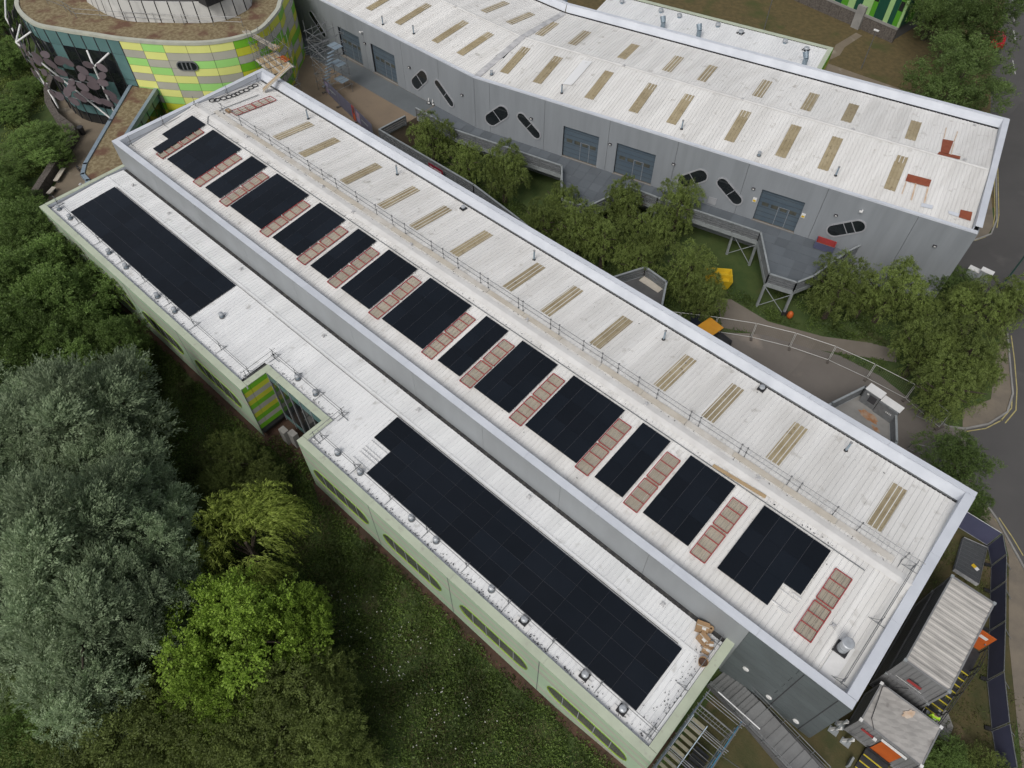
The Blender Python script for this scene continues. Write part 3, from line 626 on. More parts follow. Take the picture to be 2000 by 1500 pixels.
# recess: striped side wall, glazing
stripe = [Gbr, Ybr, Ap, Ybr, Gbr, Ap, Ybr, Gbr, Ap, Gbr]
for i in range(10):
    z1 = 4.2 - i * .53; z0 = z1 - .53; m = stripe[i]
    for (a, b) in ((F0 + .01, F0 + .72), (F0 + .72, RV - .02)):
        mb = MB(); mb.box(RU0 - .06, a + .012, z0 + .006, RU0 - .002, b - .012, z1 - .006); mb.build('facade_panel', m, wing)
        mb = MB(); mb.box(RU1 + .002, a + .012, z0 + .006, RU1 + .06, b - .012, z1 - .006); mb.build('facade_panel', m, wing)
for k in range(5):
    a = RU0 + .05 + k * (RU1 - RU0 - .1) / 5; b = a + (RU1 - RU0 - .1) / 5
    for (z0, z1, m) in ((3.2, 4.2, teal), (1.0, 3.2, glass), (-1.3, 1.0, glass), (-2.0, -1.3, teal)):
        mb = MB(); mb.box(a + .03, RV + .01, z0 + .03, b - .03, RV + .05, z1 - .03); mb.build('glass_pane', m, wing)
    mb = MB(); mb.box(a - .03, RV - .06, -2.1, a + .03, RV + .0, 4.2); mb.build('mullion', frame_g, wing)
for (x, y) in ((-35.3, 11.6), (-34.5, 11.9)):
    mb = MB(); mb.box(x - .35, y - .25, GL, x + .35, y + .25, -.9); mb.build('column', conc, wing)
wall_panels(wing, (W1, F0), (W1, V0), -1.75, 4.2, 4, 4.2, mint, (1, 0))
wall_panels(wing, (W0, F0), (W0, V0), -1.75, 4.2, 4, 4.2, mint, (-1, 0))
# wing solar arrays
RW = math.atan(.28 / 5.9)
def wing_array(u0, ncol, label, skip=()):
    v0 = 16.62 - 4 * PW
    t = thing('solar_array', label, 'solar panels', (u0, v0, zwing(Vector((u0, v0, 0))) + .06), 'solar arrays on the wing roof'); t.rotation_euler = (RW, 0, 0)
    for c in range(ncol):
        for r in range(4):
            if (c, r) in skip: continue
            inst('panel', panel_mesh(PH, PW, 'pvl'), t, (c * PH, r * PW * .9985, .03))
    for r in range(1, 4):
        mb = MB(); mb.bar((.05, r * PW, .035), (ncol * PH - .05, r * PW, .035), .012, .05); inst('mounting_rail', mb.mesh('mounting_rail', pvrail), t, (0, 0, 0))
    for c in range(1, ncol):
        mb = MB(); mb.bar((c * PH, .05, .03), (c * PH, 4 * PW - .05, .03), .008, .05); inst('mounting_rail', mb.mesh('mounting_rail', pvrail), t, (0, 0, 0))
    for r in range(4):
        for yy in (.25, .85):
            mb = MB(); mb.bar((-.0, r * PW + yy, 0), (ncol * PH, r * PW + yy, 0), .04, .04); inst('clamp_rail', mb.mesh('clamp_rail', white), t, (0, 0, 0))
uA = onz(1344, 1252, zwing, 4.2).x; uA0 = onz(797, 811, zwing, 4.2).x; nA = round((uA - uA0) / PH)
wing_array(uA - nA * PH, nA, 'long black solar array with a step at its inner corner on the wing roof', ((0, 0), (0, 1)))
uB = onz(472, 552, zwing, 4.2).x; uB0 = onz(234, 362, zwing, 4.2).x; nB = round((uB - uB0) / PH)
wing_array(uB - nB * PH, nB, 'plain rectangular solar array on the wing roof next to the sedum link')
for v in (16.72, 16.80):
    cable([(uB0, v), (W1 - 2.5, v)], 'thin %s cable run along the wing roof above the solar arrays' % ('dark' if v < 16.75 else 'pale'), .018, joint if v < 16.75 else white, zf=lambda p: 4.27)
# wing roof vents
vents = [(116, 409), (138, 427), (214, 495), (247, 523), (308, 580), (342, 609), (434, 619), (582, 740), (617, 770), (660, 886), (704, 924), (804, 1014), (852, 1057), (960, 1152)]
for k, (x, y) in enumerate(vents): cowl(onz(x, y, zwing, 4.0), .2, 'round domed vent on the wing roof, %s from the sedum link' % ORD[k], 'domed vents on the wing roof', h=.5)
for k, (x, y) in enumerate(((1024, 1213), (1142, 1320), (1215, 1387))):
    p = onz(x, y, zwing, 4.0); cowl(p, .22, 'round vent on a black square kerb, %s from the stair tower' % ORD[2 - k], 'kerbed vents on the wing roof', base=True, h=.5)
    patch('vent_flashing', [(p.x - .55, F0 + .6), (p.x + .55, F0 + .6), (p.x + .55, p.y), (p.x - .55, p.y)], .04, white, wing, zwing)
for k, (x, y) in enumerate(((158, 361), (260, 362), (330, 417), (471, 526), (632, 656), (817, 801), (1033, 971), (1294, 1181))):
    tag(anchor(onz(x, y, zwing, 4.1)), 'grey fall anchor on the wing beside the hall wall, %s from the sedum link' % ORD[k], 'anchor', 'fall anchors on the wing roof')
wr = lambda p: zwing(p)
free_rail('edge_guard_rail', 'two-tube guard rail along the leafy left stretch of the wing eaves', [(W0 + .9, F0 + 1.35), (RU0 - .9, F0 + 1.35)], wr, step=3.6)
free_rail('edge_guard_rail', 'short guard rail beside the striped recess on its long side', [(RU0 - .7, F0 + 1.0), (RU0 - .7, RV + 1.3), (RU1 + .8, RV + 1.3), (RU1 + .8, F0 + 1.0)], wr, step=3.0)
free_rail('edge_guard_rail', 'two-tube guard rail along the wing eaves ending at the stair tower', [(RU1 + 1.2, F0 + 1.35), (W1 - .9, F0 + 1.35)], wr, step=3.5)
free_rail('edge_guard_rail', 'tube guard rail inside the wing end parapet near the cardboard boxes', [(W1 - .75, F0 + 1.0), (W1 - .75, 18.3)], wr, step=3.6)
specks('moss_crumbs', 'dark moss crumbs scattered along the wing eaves', 380, lambda: (lambda u: (lambda v: (u, v, zwing(Vector((u, v, 0))) + .05))((RV + .7 if RU0 - .5 < u < RU1 + .5 else F0 + .68) + abs(rng.gauss(0, .16))))(rng.triangular(W0 + 1, W1 - .7, -6)), joint, .02, .065)
specks('roof_grit', 'dark grit specks near the wing end', 90, lambda: (lambda u, v: (u, v, zwing(Vector((u, v, 0))) + .05))(W1 - .7 - abs(rng.gauss(0, .5)), rng.uniform(11.2, 18)), joint, .02, .07)
# boxes and tub on the wing roof
def carton(px, w_, d_, h_, rz, label, z=None):
    p = onz(*px, zwing, 4.1); z = p.z if z is None else z; t = thing('cardboard_box', label, 'box', (p.x, p.y, z), None, R(rz))
    mb = MB(); mb.box(-w_ / 2, -d_ / 2, 0, w_ / 2, d_ / 2, h_); inst('carton', mb.mesh('carton', card), t, (0, 0, 0))
    mb = MB(); mb.box(-w_ / 2 + .01, -.03, h_, w_ / 2 - .01, .03, h_ + .004); inst('tape', mb.mesh('tape', boardm), t, (0, 0, 0))
    mb = MB(); mb.box(-.02, -d_ / 2 + .1, h_, .22, -d_ / 2 + .25, h_ + .005); inst('paper_label', mb.mesh('paper_label', paperw), t, (0, 0, 0))
    for s in (-1, 1):
        mb = MB(); mb.box(-w_ / 2, s * d_ / 2 - .005, h_ - .02, w_ / 2, s * d_ / 2 + .005 + .06 * max(s, 0) * 0, h_ + .015); inst('flap', mb.mesh('flap', card), t, (0, 0, 0))
carton((1370, 1228), .75, .6, .45, 20, 'large taped cardboard box nearest the hall wall')
carton((1372, 1250), .65, .55, .4, -12, 'cardboard box in the middle of the pile by the end parapet')
carton((1384, 1262), .5, .4, .3, 35, 'small cardboard box leaning out of the pile beside the parapet')
carton((1378, 1272), .45, .35, .3, 10, 'smallest cardboard box at the tub end of the pile')
p = onz(1386, 1232, zwing, 4.1); mb = MB(); mb.lathe(p, [(.17, 0), (.17, .45), (.07, .45), (.07, .2)], 14); tag(mb.build('film_roll', card), 'upright roll of brown wrap between the cardboard boxes', 'roll')
p = onz(1371, 1296, zwing, 4.1); t = thing('rubble_tub', 'brown round tub with dark contents on the wing roof', 'tub', p)
MB().lathe(p, [(.22, 0), (.3, .42), (.28, .42), (.21, .08)], 16).build('tub', card, t); MB().lathe(p, [(.26, .3), (.2, .36)], 14).build('contents', soil, t)

# ================================================================== FAR HALL
k0 = Vector((-50.98, 50.58)); k1 = Vector((-2.24, 61.62)); d2 = (k1 - k0).normalized(); ang2 = math.atan2(d2.y, d2.x); n2 = Vector((-d2.y, d2.x)); L2 = (k1 - k0).length
FW = 18.05; TT = math.tan(ang2 / 2); ZF = 7.15; FE, FR = 6.35, 7.05; L1 = 40.0
far = thing('far_hall', 'long grey hall with white roof bending slightly, tan rooflights and roller doors', 'building', (k0.x, k0.y, GL))
def loc2(p): q = Vector((p[0], p[1])) - k0; return (q.dot(d2), q.dot(n2))
def W2(x, y): q = k0 + d2 * x + n2 * y; return (q.x, q.y)
def W1_(x, y): return (k0.x + x, k0.y + y)
mb = MB(); mb.prism([W1_(-L1, .4), W1_(0, .4), W2(L2 - .08, .4), W2(L2 - .08, FW - .08), W1_(-TT * FW, FW - .08), W1_(-L1, FW - .08)], GL - 1.5, 6.1); mb.build('core', bldcore, far)
def zfar_y(y): return (FE + (y - .5) / (8.9 - .5) * (FR - FE) if y < 8.9 else FE + (FW - .9 - y) / (FW - .9 - 8.9) * (FR - FE)) + .04
def zfar(p):
    x, y = loc2(p)
    if x < 0: y = p[1] - k0.y
    return zfar_y(y)
for (o, an, x0, x1, lim) in ((k0, ang2, 0, L2 - .5, lambda x: (-9, x / TT if x < FW * TT else 99)), (k0, 0, -L1, 0, lambda x: (-9, -x / TT if x > -FW * TT else 99))):
    slope(far, o, an, x0, x1, .3, FE - .02, 8.9, FR, roofw, ylim=lim)
    slope(far, o, an, x0, x1, 8.9, FR, FW - .75, FE, roofw, ylim=lim)
for (f, x0, x1) in ((W2, .9, L2 - .6), (W1_, -L1, -.9)):
    mb = MB()
    for (y0, y1, z0, z1) in ((8.72, 8.9, .03, .075), (8.9, 9.08, .075, .03)): mb.quad((*f(x0, y0), FR + z0), (*f(x1, y0), FR + z0), (*f(x1, y1), FR + z1), (*f(x0, y1), FR + z1))
    mb.build('ridge_cap', ridge, far)
mb = MB()
for y0, y1 in ((.3, 8.9), (8.9, FW - .8)):
    c0 = Vector((*W2(y0 * TT, y0), zfar_y(y0) + .02)); c1 = Vector((*W2(y1 * TT, y1), zfar_y(y1) + .02)); mb.bar(c0, c1, .75, .03)
mb.build('valley_flashing', greymk, far)
# parapets: low front gutter edge, high back upstand, end
def strip3(f, x0, x1, y0, z0, y1, z1, mat, name):
    mb = MB(); mb.quad((*f(x0, y0), z0), (*f(x1, y0), z0), (*f(x1, y1), z1), (*f(x0, y1), z1)); return mb.build(name, mat, far)
for (f, x0, x1, xr0, xr1) in ((W2, 0, L2, FW * TT, L2), (W1_, -L1, 0, -L1, -FW * TT)):
    mb = MB(); mb.bar((*f(x0, .14), 6.52), (*f(x1, .14), 6.52), .32, .14); mb.build('eaves_trim', cap, far)
    strip3(f, xr0, xr1, FW - .55, 6.42, FW - .3, 7.15, cap, 'parapet_lining'); strip3(f, xr0, xr1, FW - .95, 6.28, FW - .5, 6.28, gutter, 'gutter')
    mb = MB(); mb.bar((*f(xr0, FW - .1), 7.17), (*f(xr1, FW - .1), 7.17), .42, .06); mb.build('parapet_cap', cap, far)
a = W2(L2 - .22, 0); b = W2(L2 - .22, FW); mb = MB(); mb.bar((*a, 7.19), (*b, 7.19), .55, .06); mb.build('parapet_cap', cap, far)
a = W2(L2 - .45, .3); b = W2(L2 - .45, FW - .3); mb = MB(); mb.bar((*a, 6.75), (*b, 6.75), .06, .78); mb.build('parapet_upstand', cap, far)
# near wall: panels cut round doors
def far_wall(f, x0, x1, doors, joints):
    xs = sorted({x0, x1} | set(joints))
    for a, b in zip(xs[:-1], xs[1:]):
        mb = MB(); cuts = [(max(a, q[0]), min(b, q[1])) for q in doors if q[1] > a and q[0] < b]
        segs = []; cur = a
        for (p, q) in sorted(cuts):
            if p > cur: segs.append((cur, p, GL - 1, 6.45))
            segs.append((p, q, 4.25, 6.45)); segs.append((p, q, GL - 1, .62)); cur = q
        if cur < b: segs.append((cur, b, GL - 1, 6.45))
        ga = .015
        for (p, q, z0, z1) in segs:
            pa = p + (ga if p == a else 0); qb = q - (ga if q == b else 0)
            m0 = Vector((*f(pa, 0), (z0 + z1) / 2)); m1 = Vector((*f(qb, 0), (z0 + z1) / 2)); mb.bar(m0, m1, .08, z1 - z0)
        mb.build('wall_panel', wallg, far)
doors2 = [(10.75, 14.8), (16.8, 21.0), (31.85, 35.95)]
doors1 = [(-22.9, -19.0), (-16.95, -12.8)]
far_wall(W2, 0, L2, doors2, [1.9, 8.5, 15.8, 23.0, 30.0, 37.4, 45.2])
far_wall(W1_, -L1, 0, doors1, [-30, -18, -11.4, -5.5])
mb = MB(); mb.bar((*W2(L2, 0), 1.5), (*W2(L2, FW), 1.5), .08, 10.2); mb.build('wall_panel', wallg, far)
mb = MB(); mb.bar((*W2(FW * TT, FW), 1.5), (*W2(L2, FW), 1.5), .08, 10.2); mb.build('wall_panel', wallg, far)
for (f, ds, an) in ((W2, doors2, ang2), (W1_, doors1, 0)):
    for (a, b) in ds:
        o = f(a, .22); M = Matrix.Translation((o[0], o[1], .62)) @ Matrix.Rotation(an, 4, 'Z'); wd = b - a; hgt = 3.63
        mb = MB(); mb.box(0, 0, 0, wd, .05, hgt, M); dr = mb.build('roller_door', doorm, far)
        for k in range(1, 7): MB().box(.0, -.012, hgt * k / 7 - .012, wd, -.001, hgt * k / 7 + .012, M).build('door_rib', joint, dr)
        for k in range(4): MB().box(.35 + k * .9, -.02, 1.75, 1.0 + k * .9, -.014, 2.15, M).build('door_window', doorw, dr)
        mb = MB(); x0, x1, z1 = 1.95, 3.0, 2.15
        mb.box(x0, -.03, 0.02, x0 + .035, -.021, z1, M); mb.box(x1 - .035, -.03, 0.02, x1, -.021, z1, M); mb.box(x0 + .035, -.03, z1 - .035, x1 - .035, -.021, z1, M); mb.build('wicket_frame', frame_g, dr)
        mb = MB(); mb.box(-.1, -.45, -.06, wd + .1, -.02, -.012, M); mb.build('threshold', footm, dr)
        mb = MB(); mb.box(-.02, -.2, hgt, wd + .02, .05, hgt + .06, M); mb.build('door_head', wallg, dr)
def pill(f, an, cx, cz, L, wd, rot, nb):
    o = f(cx, -.02); M = Matrix.Translation((o[0], o[1], cz)) @ Matrix.Rotation(an, 4, 'Z') @ Matrix.Rotation(-R(rot), 4, 'Y'); n = 9; hh = wd / 2; hx = L / 2 - hh
    ring = [(hx + hh * math.cos(-math.pi / 2 + math.pi * i / n), hh * math.sin(-math.pi / 2 + math.pi * i / n)) for i in range(n + 1)]
    ring += [(-x, -z) for x, z in ring]
    mb = MB(); N = len(ring); k = 1 + .13 / hh
    for i in range(N):
        p, q = ring[i], ring[(i + 1) % N]
        def ex(p): cxx = max(-hx, min(hx, p[0])); return (cxx + (p[0] - cxx) * k, p[1] * k)
        po, qo = ex(p), ex(q)
        mb.quad(*[M @ Vector(v) for v in ((po[0], -.09, po[1]), (qo[0], -.09, qo[1]), (q[0], -.09, q[1]), (p[0], -.09, p[1]))])
        mb.quad(*[M @ Vector(v) for v in ((p[0], -.09, p[1]), (q[0], -.09, q[1]), (q[0], -.03, q[1]), (p[0], -.03, p[1]))])
        mb.quad(*[M @ Vector(v) for v in ((qo[0], -.09, qo[1]), (po[0], -.09, po[1]), (po[0], 0, po[1]), (qo[0], 0, qo[1]))])
    wn = mb.build('window', frame_g, far)
    g = MB(); g.v = [tuple(M @ Vector((x, -.035, z))) for x, z in ring]; g.f = [tuple(range(N))]; g.m = [0]; g.build('pane', glass, wn)
    for t in nb: MB().box(t * L - .03, -.07, -hh, t * L + .03, -.036, hh, M).build('glazing_bar', frame_g, wn)
pill(W2, ang2, 40.17, 3.0, 3.35, 1.2, 36, (-.02, .2)); pill(W2, ang2, 28.95, 2.9, 3.2, 1.05, -37, (.05,)); pill(W2, ang2, 25.1, 3.0, 3.2, 1.25, 40, (.0,))
pill(W2, ang2, 2.75, 2.9, 3.35, 1.35, 43, (.0,)); pill(W2, ang2, 6.7, 2.95, 3.25, .95, -38.5, (.0,))
pill(W1_, 0, -8.75, 2.85, 3.4, 1.25, 45, (.0,)); pill(W1_, 0, -4.75, 2.8, 3.3, .85, -38, (.05,)); pill(W1_, 0, -27.0, 3.1, 3.3, .8, -45, (.0,))
def wall_fit(px, name, kind):
    # small fittings on the near wall
    for z in (3.0,):
        p = P(px[0], px[1], z)
    a = P(px[0], px[1], CZ - 1); nn = n2; dpt = nn.dot(k0 - nn * .06) / nn.dot(Vector((a.x, a.y))); q = Vector((a.x * dpt, a.y * dpt, CZ - dpt))
    if loc2(q)[0] < 0: dpt = (k0.y - .06) / a.y; q = Vector((a.x * dpt, a.y * dpt, CZ - dpt)); an = 0
    else: an = ang2
    M = Matrix.Translation(q) @ Matrix.Rotation(an, 4, 'Z'); mb = MB()
    if kind == 'lamp': mb.box(-.16, -.14, -.09, .16, .03, .09, M); mb.box(-.07, -.16, -.05, .09, -.141, .05, M, 1); mb.build(name, [joint, white], far)
    if kind == 'cam': mb.box(-.05, -.25, -.05, .05, .03, .05, M); mb.box(-.25, -.33, -.05, .05, -.2, .07, M); mb.build(name, white, far)
    if kind == 'sign': mb.box(-.18, -.05, -.25, .18, .0, .25, M); mb.box(-.14, -.055, -.2, .14, -.051, .02, M, 1); mb.build(name, [white, yel], far)
    if kind == 'panel': mb.box(-.4, -.05, -.4, .4, .0, .4, M); mb.build(name, frame_g, far)
for px, k in (((1472, 368), 'lamp'), ((1316, 320), 'lamp'), ((1633, 420), 'lamp'), ((1826, 480), 'lamp'), ((1192, 281), 'lamp'), ((1038, 231), 'lamp'), ((903, 185), 'lamp'), ((800, 131), 'lamp'), ((713, 84), 'lamp')): wall_fit(px, 'bulkhead_lamp', k)
for px in ((1685, 411), (708, 62)): wall_fit(px, 'wall_camera', 'cam')
for px in ((1474, 390), (1569, 421)): wall_fit(px, 'warning_sign', 'sign')
wall_fit((1391, 392), 'wall_vent', 'panel')
skn = [((756, -3), (717, 19)), ((829, 14), (771, 49)), ((901, 49), (843, 84)), ((950, 72), (892, 108)), ((1025, 100), (980, 143)), ((1088, 119), (1044, 163)), ((1188, 149), (1144, 194)), ((1274, 173), (1230, 220)), ((1344, 193), (1307, 243)), ((1456, 226), (1419, 278)), ((1555, 252), (1519, 310)), ((1639, 275), (1601, 332)), ((1765, 311), (1732, 371))]
skf = [((994, 2), (941, 24)), ((1043, 23), (992, 47)), ((1092, 40), (1051, 68)), ((1153, 58), (1114, 87)), ((1249, 82), (1211, 114)), ((1331, 105), (1302, 140)), ((1401, 122), (1365, 159)), ((1508, 152), (1473, 189)), ((1601, 177), (1568, 213)), ((1678, 198), (1646, 236)), ((1799, 229), (1772, 271))]
for lst, ya, yb in ((skn, 2.3, 7.3), (skf, 10.3, 14.3)):
    for (t, b) in lst:
        pt = onz(*t, zfar); pb = onz(*b, zfar); xt, yt = loc2(pt); xb, yb_ = loc2(pb)
        seg2 = (xt + xb) / 2 > 0 or (ya > 9 and (xt + xb) / 2 > -1.0)
        if seg2: x = (xt + xb) / 2; f, an = W2, ang2
        else: x = (pt.x + pb.x) / 2 - k0.x; f, an = W1_, 0
        za, zb_ = zfar_y(ya), zfar_y(yb); o = f(x - .5, ya)
        inst('rooflight', ribbed_light(1.0, yb - ya, zb_ - za, tan), far, Vector((o[0], o[1], za + .004)) - worg(far), an)
def fpatch(name, px, mat, z=.045): patch(name, [onz(*q, zfar) for q in px], z, mat, far, lambda p: zfar(p) - 0)
for nm, px in (('rust_patch', [(1841, 272), (1862, 276), (1852, 303), (1836, 299)]), ('rust_patch', [(1834, 297), (1876, 306), (1874, 312), (1830, 302)]), ('rust_patch', [(1773, 340), (1819, 352), (1814, 366), (1768, 354)]), ('rust_patch', [(1876, 410), (1899, 415), (1895, 432), (1872, 425)])): fpatch(nm, px, rust)
for px in ([(1787, 358), (1790, 359), (1781, 392), (1778, 391)], [(1811, 365), (1814, 366), (1806, 398), (1803, 397)], [(1769, 355), (1771, 355), (1762, 380), (1760, 379)], [(1862, 277), (1864, 277), (1871, 258), (1869, 257)], [(1842, 271), (1844, 271), (1849, 250), (1847, 250)], [(1856, 303), (1858, 303), (1864, 280), (1862, 280)]): fpatch('rust_streak', px, rustst, .05)
for px in ([(1800, 397), (1822, 402), (1820, 409), (1798, 404)], [(1852, 412), (1874, 418), (1870, 424), (1852, 418)]): fpatch('pale_repair', px, cap, .05)
fpatch('pale_repair', [(1138, 118), (1157, 121), (1117, 167), (1098, 165)], roofcool, .05)
for k, (x, y) in enumerate(((748, 48), (808, 66), (1097, 182), (1331, 252), (1632, 343))): pipe(onz(x, y, zfar), .9, .075, 'thin flue pipe near the far hall eaves, %s from the oval building' % ORD[k], 'flue pipes on the far hall')
for k, (x, y) in enumerate(((960, 146), (1482, 304))): cowl(onz(x, y, zfar), .17, ['small vent cowl near the roof valley of the far hall', 'small vent cowl on the far hall eaves above a roller door'][k], 'small vents on the far hall', h=.5)
for k, (x, y) in enumerate(((890, 13), (1026, 73), (1219, 129), (1450, 194), (1666, 253), (1884, 313), (1903, 245))): tag(anchor(onz(x, y, zfar)), 'grey fall anchor along the far hall ridge, %s from the oval building' % ORD[k], 'anchor', 'fall anchors on the far hall')
# rear wing of the far hall
rear = thing('rear_wing', 'low white-roofed rear wing with pale green edge behind the far hall', 'building', (*W2(20, FW), GL))
RZ = 4.45; ax = 33.2; ry0, ry1 = FW, FW + 8.6
q0 = P(1628, 93, RZ); lx, ly = loc2(q0); ax, ry1 = lx, ly
mb = MB(); mb.prism([W2(FW * TT + 1.3, ry0 + .05), W2(ax - .08, ry0 + .05), W2(ax - .08, ry1 - .08), W2(TT * ry1 + 1.3, ry1 - .08)], GL - 1, RZ - .45); mb.build('core', bldcore, rear)
slope(rear, k0, ang2, 3.2, ax - .5, ry0 + .1, RZ - .35, ry1 - .5, RZ - .15, roofcool)
mb = MB(); mb.bar((*W2(3, ry1 - .25), RZ - .03), (*W2(ax, ry1 - .25), RZ - .03), .5, .06); mb.build('parapet_cap', palegreen, rear)
mb = MB(); mb.bar((*W2(ax - .25, ry0), RZ - .028), (*W2(ax - .25, ry1 - .5), RZ - .028), .5, .06); mb.build('parapet_cap', palegreen, rear)
for i, m in enumerate((Gbr, Ybr, Ap, Gbr, Ybr, Ap, Gbr)):
    mb = MB(); z = RZ - .1 - i * .95; mb.bar((*W2(ax, ry0), z - .47), (*W2(ax, ry1), z - .47), .06, .93); mb.build('facade_panel', m, rear)
    mb = MB(); mb.bar((*W2(3, ry1), z - .47), (*W2(ax, ry1), z - .47), .06, .93); mb.build('facade_panel', mint if i % 2 else Ap, rear)
zre = lambda p: RZ - .26
for k, (x, y) in enumerate(((1532, 86), (1401, 54), (1326, 36), (1290, 26), (1214, 8))): cowl(onz(x, y, zre, 4), .3, 'small round vent on the rear wing roof, %s from the side path' % ORD[k], 'round vents on the rear wing', h=.6)
for k, (x, y) in enumerate(((1446, 66), (1574, 99))): cowl(onz(x, y, zre, 4), .32, ['black-kerbed vent in the middle of the rear wing roof', 'black-kerbed vent at the path end of the rear wing roof'][k], 'kerbed vents on the rear wing', base=True, h=.45)
def bent(px, label):
    p = onz(*px, zre, 4); t = thing('extract_cowl', label, 'vent', p, 'bent extract cowls')
    MB().lathe(p, [(.42, 0), (.34, .12)], 12).build('flashing', galvd, t)
    mb = MB(); mb.tube(p, p + Vector((0, 0, 1.0)), .27, 12); mb.tube(p + Vector((0, 0, .95)), p + Vector((-.35, .25, 1.5)), .28, 12, .34); mb.build('duct', bluegrey, t, smooth=False)
    MB().tube(p + Vector((-.36, .257, 1.515)), p + Vector((-.365, .26, 1.525)), .27, 12).build('mouth', joint, t)
for k, px in enumerate(((1569, 130), (1363, 75), (1293, 60), (1104, 8))): bent(px, 'bent silver extract cowl on the rear wing, %s from the side path' % ORD[k])


# ================================================================== DECKS BETWEEN THE HALLS
DZ = 0.6
def deck(name, label, outline, rail_pts, slabs=None, mat=None, zt=1.72, posts_to=True, rail_gap=None):
    t = thing(name, label, 'deck', (*outline[0][:2], GL))
    mb = MB(); mb.prism([p[:2] for p in outline], DZ - .42, DZ); mb.build('slab', mat or concd, t)
    for pts in rail_pts:
        pts = [Vector(p[:2]) for p in pts]
        for a, b in zip(pts[:-1], pts[1:]):
            d = (b - a).normalized(); nn = Vector((-d.y, d.x))
            mb = MB(); mb.bar((*(a - d * .05), zt - .03), (*(b + d * .05), zt - .03), .17, .07); mb.build('top_rail', galvd2, t)
            for k in range(4):
                z = DZ + .12 + k * .25; mb = MB(); mb.bar((*a, z), (*b, z), .05, .17); mb.build('infill_rail', galvd, t)
            mb = MB(); mb.bar((*(a + nn * .0), DZ - .22), (*b, DZ - .22), .12, .46); mb.build('edge_beam', galvd2, t)
            L = (b - a).length; n = max(1, round(L / 2.4))
            for i in range(n + 1):
                p = a + d * L * i / n
                mb = MB(); mb.box(p.x - .06, p.y - .06, DZ - .1, p.x + .06, p.y + .06, zt - .07); mb.build('baluster', galvd, t)
    return t
def R17(*px): return [tuple(P(x, y, 1.72)[:2]) for x, y in px]
railA = R17((812, 210), (887, 252), (1097, 323), (1098, 390), (1148, 403), (1229, 364), (1285, 385), (1486, 453), (1503, 534), (1557, 551), (1590, 538), (1652, 493), (1683, 477))
outA = railA + [W2(41.2, -.05), W2(0, -.05), (k0.x - 7.5, k0.y - .05), (railA[0][0], k0.y - .05)]
dA = deck('raised_deck', 'raised steel deck with dark paving running along the far hall on stilts', outA, [railA], mat=paveg)
# paving slabs laid on the deck where they read: each a thin plate
def inside(p, poly):
    c = False; n = len(poly)
    for i in range(n):
        a, b = poly[i], poly[(i + 1) % n]
        if (a[1] > p[1]) != (b[1] > p[1]) and p[0] < (b[0] - a[0]) * (p[1] - a[1]) / (b[1] - a[1]) + a[0]: c = not c
    return c
slabme = MB().box(-.59, -.59, 0, .59, .59, .03).mesh('paving_slab', paveg)
cnt = 0
for i in range(-8, 36):
    for j in range(-9, 0):
        x = i * 1.2 + .6; y = j * 1.2 + .45; c = [W2(x + a * .62, y + b * .62) for a in (-1, 1) for b in (-1, 1)]
        if all(inside(q, outA) for q in c): q = W2(x, y); inst('paving_slab', slabme, dA, Vector((q[0], q[1], DZ + .002)) - worg(dA), ang2); cnt += 1
# stilts and bracing
def stilts(t, pts):
    for p in pts:
        mb = MB(); mb.bar((p[0], p[1], terr(p[0]) - .2), (p[0], p[1], DZ - .4), .2, .2); mb.build('stilt', galvd2, t)
    for a, b in zip(pts[:-1], pts[1:]):
        for (p, q) in ((a, b), (b, a)):
            mb = MB(); mb.tube((p[0], p[1], terr(p[0]) + .1), (q[0], q[1], DZ - .5), .04); mb.build('brace', galvd2, t)
stilts(dA, [railA[8], railA[9]]); stilts(dA, [tuple(P(1432, 455, .2)[:2]), railA[7]]); stilts(dA, [railA[3], railA[4]]); stilts(dA, [railA[5], railA[6]])
railB = R17((740, 252), (925, 360), (1016, 429)) + [(-27.5, 39.6)]
outB = railB + [(-27.5, V1 + .1), (-57.6, V1 + .1)]
dB = deck('raised_deck', 'narrow raised walkway behind the hall, its rail carrying the red banner', outB, [railB], mat=paveg)
stilts(dB, [railB[1], railB[2]])
railC = R17((1197, 541), (1261, 521), (1302, 550), (1293, 596))
railC = [(railC[0][0] - 1.0, V1 + .1)] + railC + [(railC[-1][0] + .6, V1 + .1)]
dC = deck('raised_deck', 'angular balcony deck behind the hall with blue crate and worn board', railC, [railC], mat=concd)
stilts(dC, [railC[2], railC[3]])
railD = R17((1625, 787), (1690, 755), (1750, 797), (1752, 862))
railD = [(railD[0][0] - 1.6, V1 + .1)] + railD + [(railD[-1][0] + .8, V1 + .1)]
dD = deck('raised_deck', 'pale balcony deck behind the hall with steel plant cabinets and rust stains', railD, [railD], mat=conc)
stilts(dD, [railD[2], railD[3]])
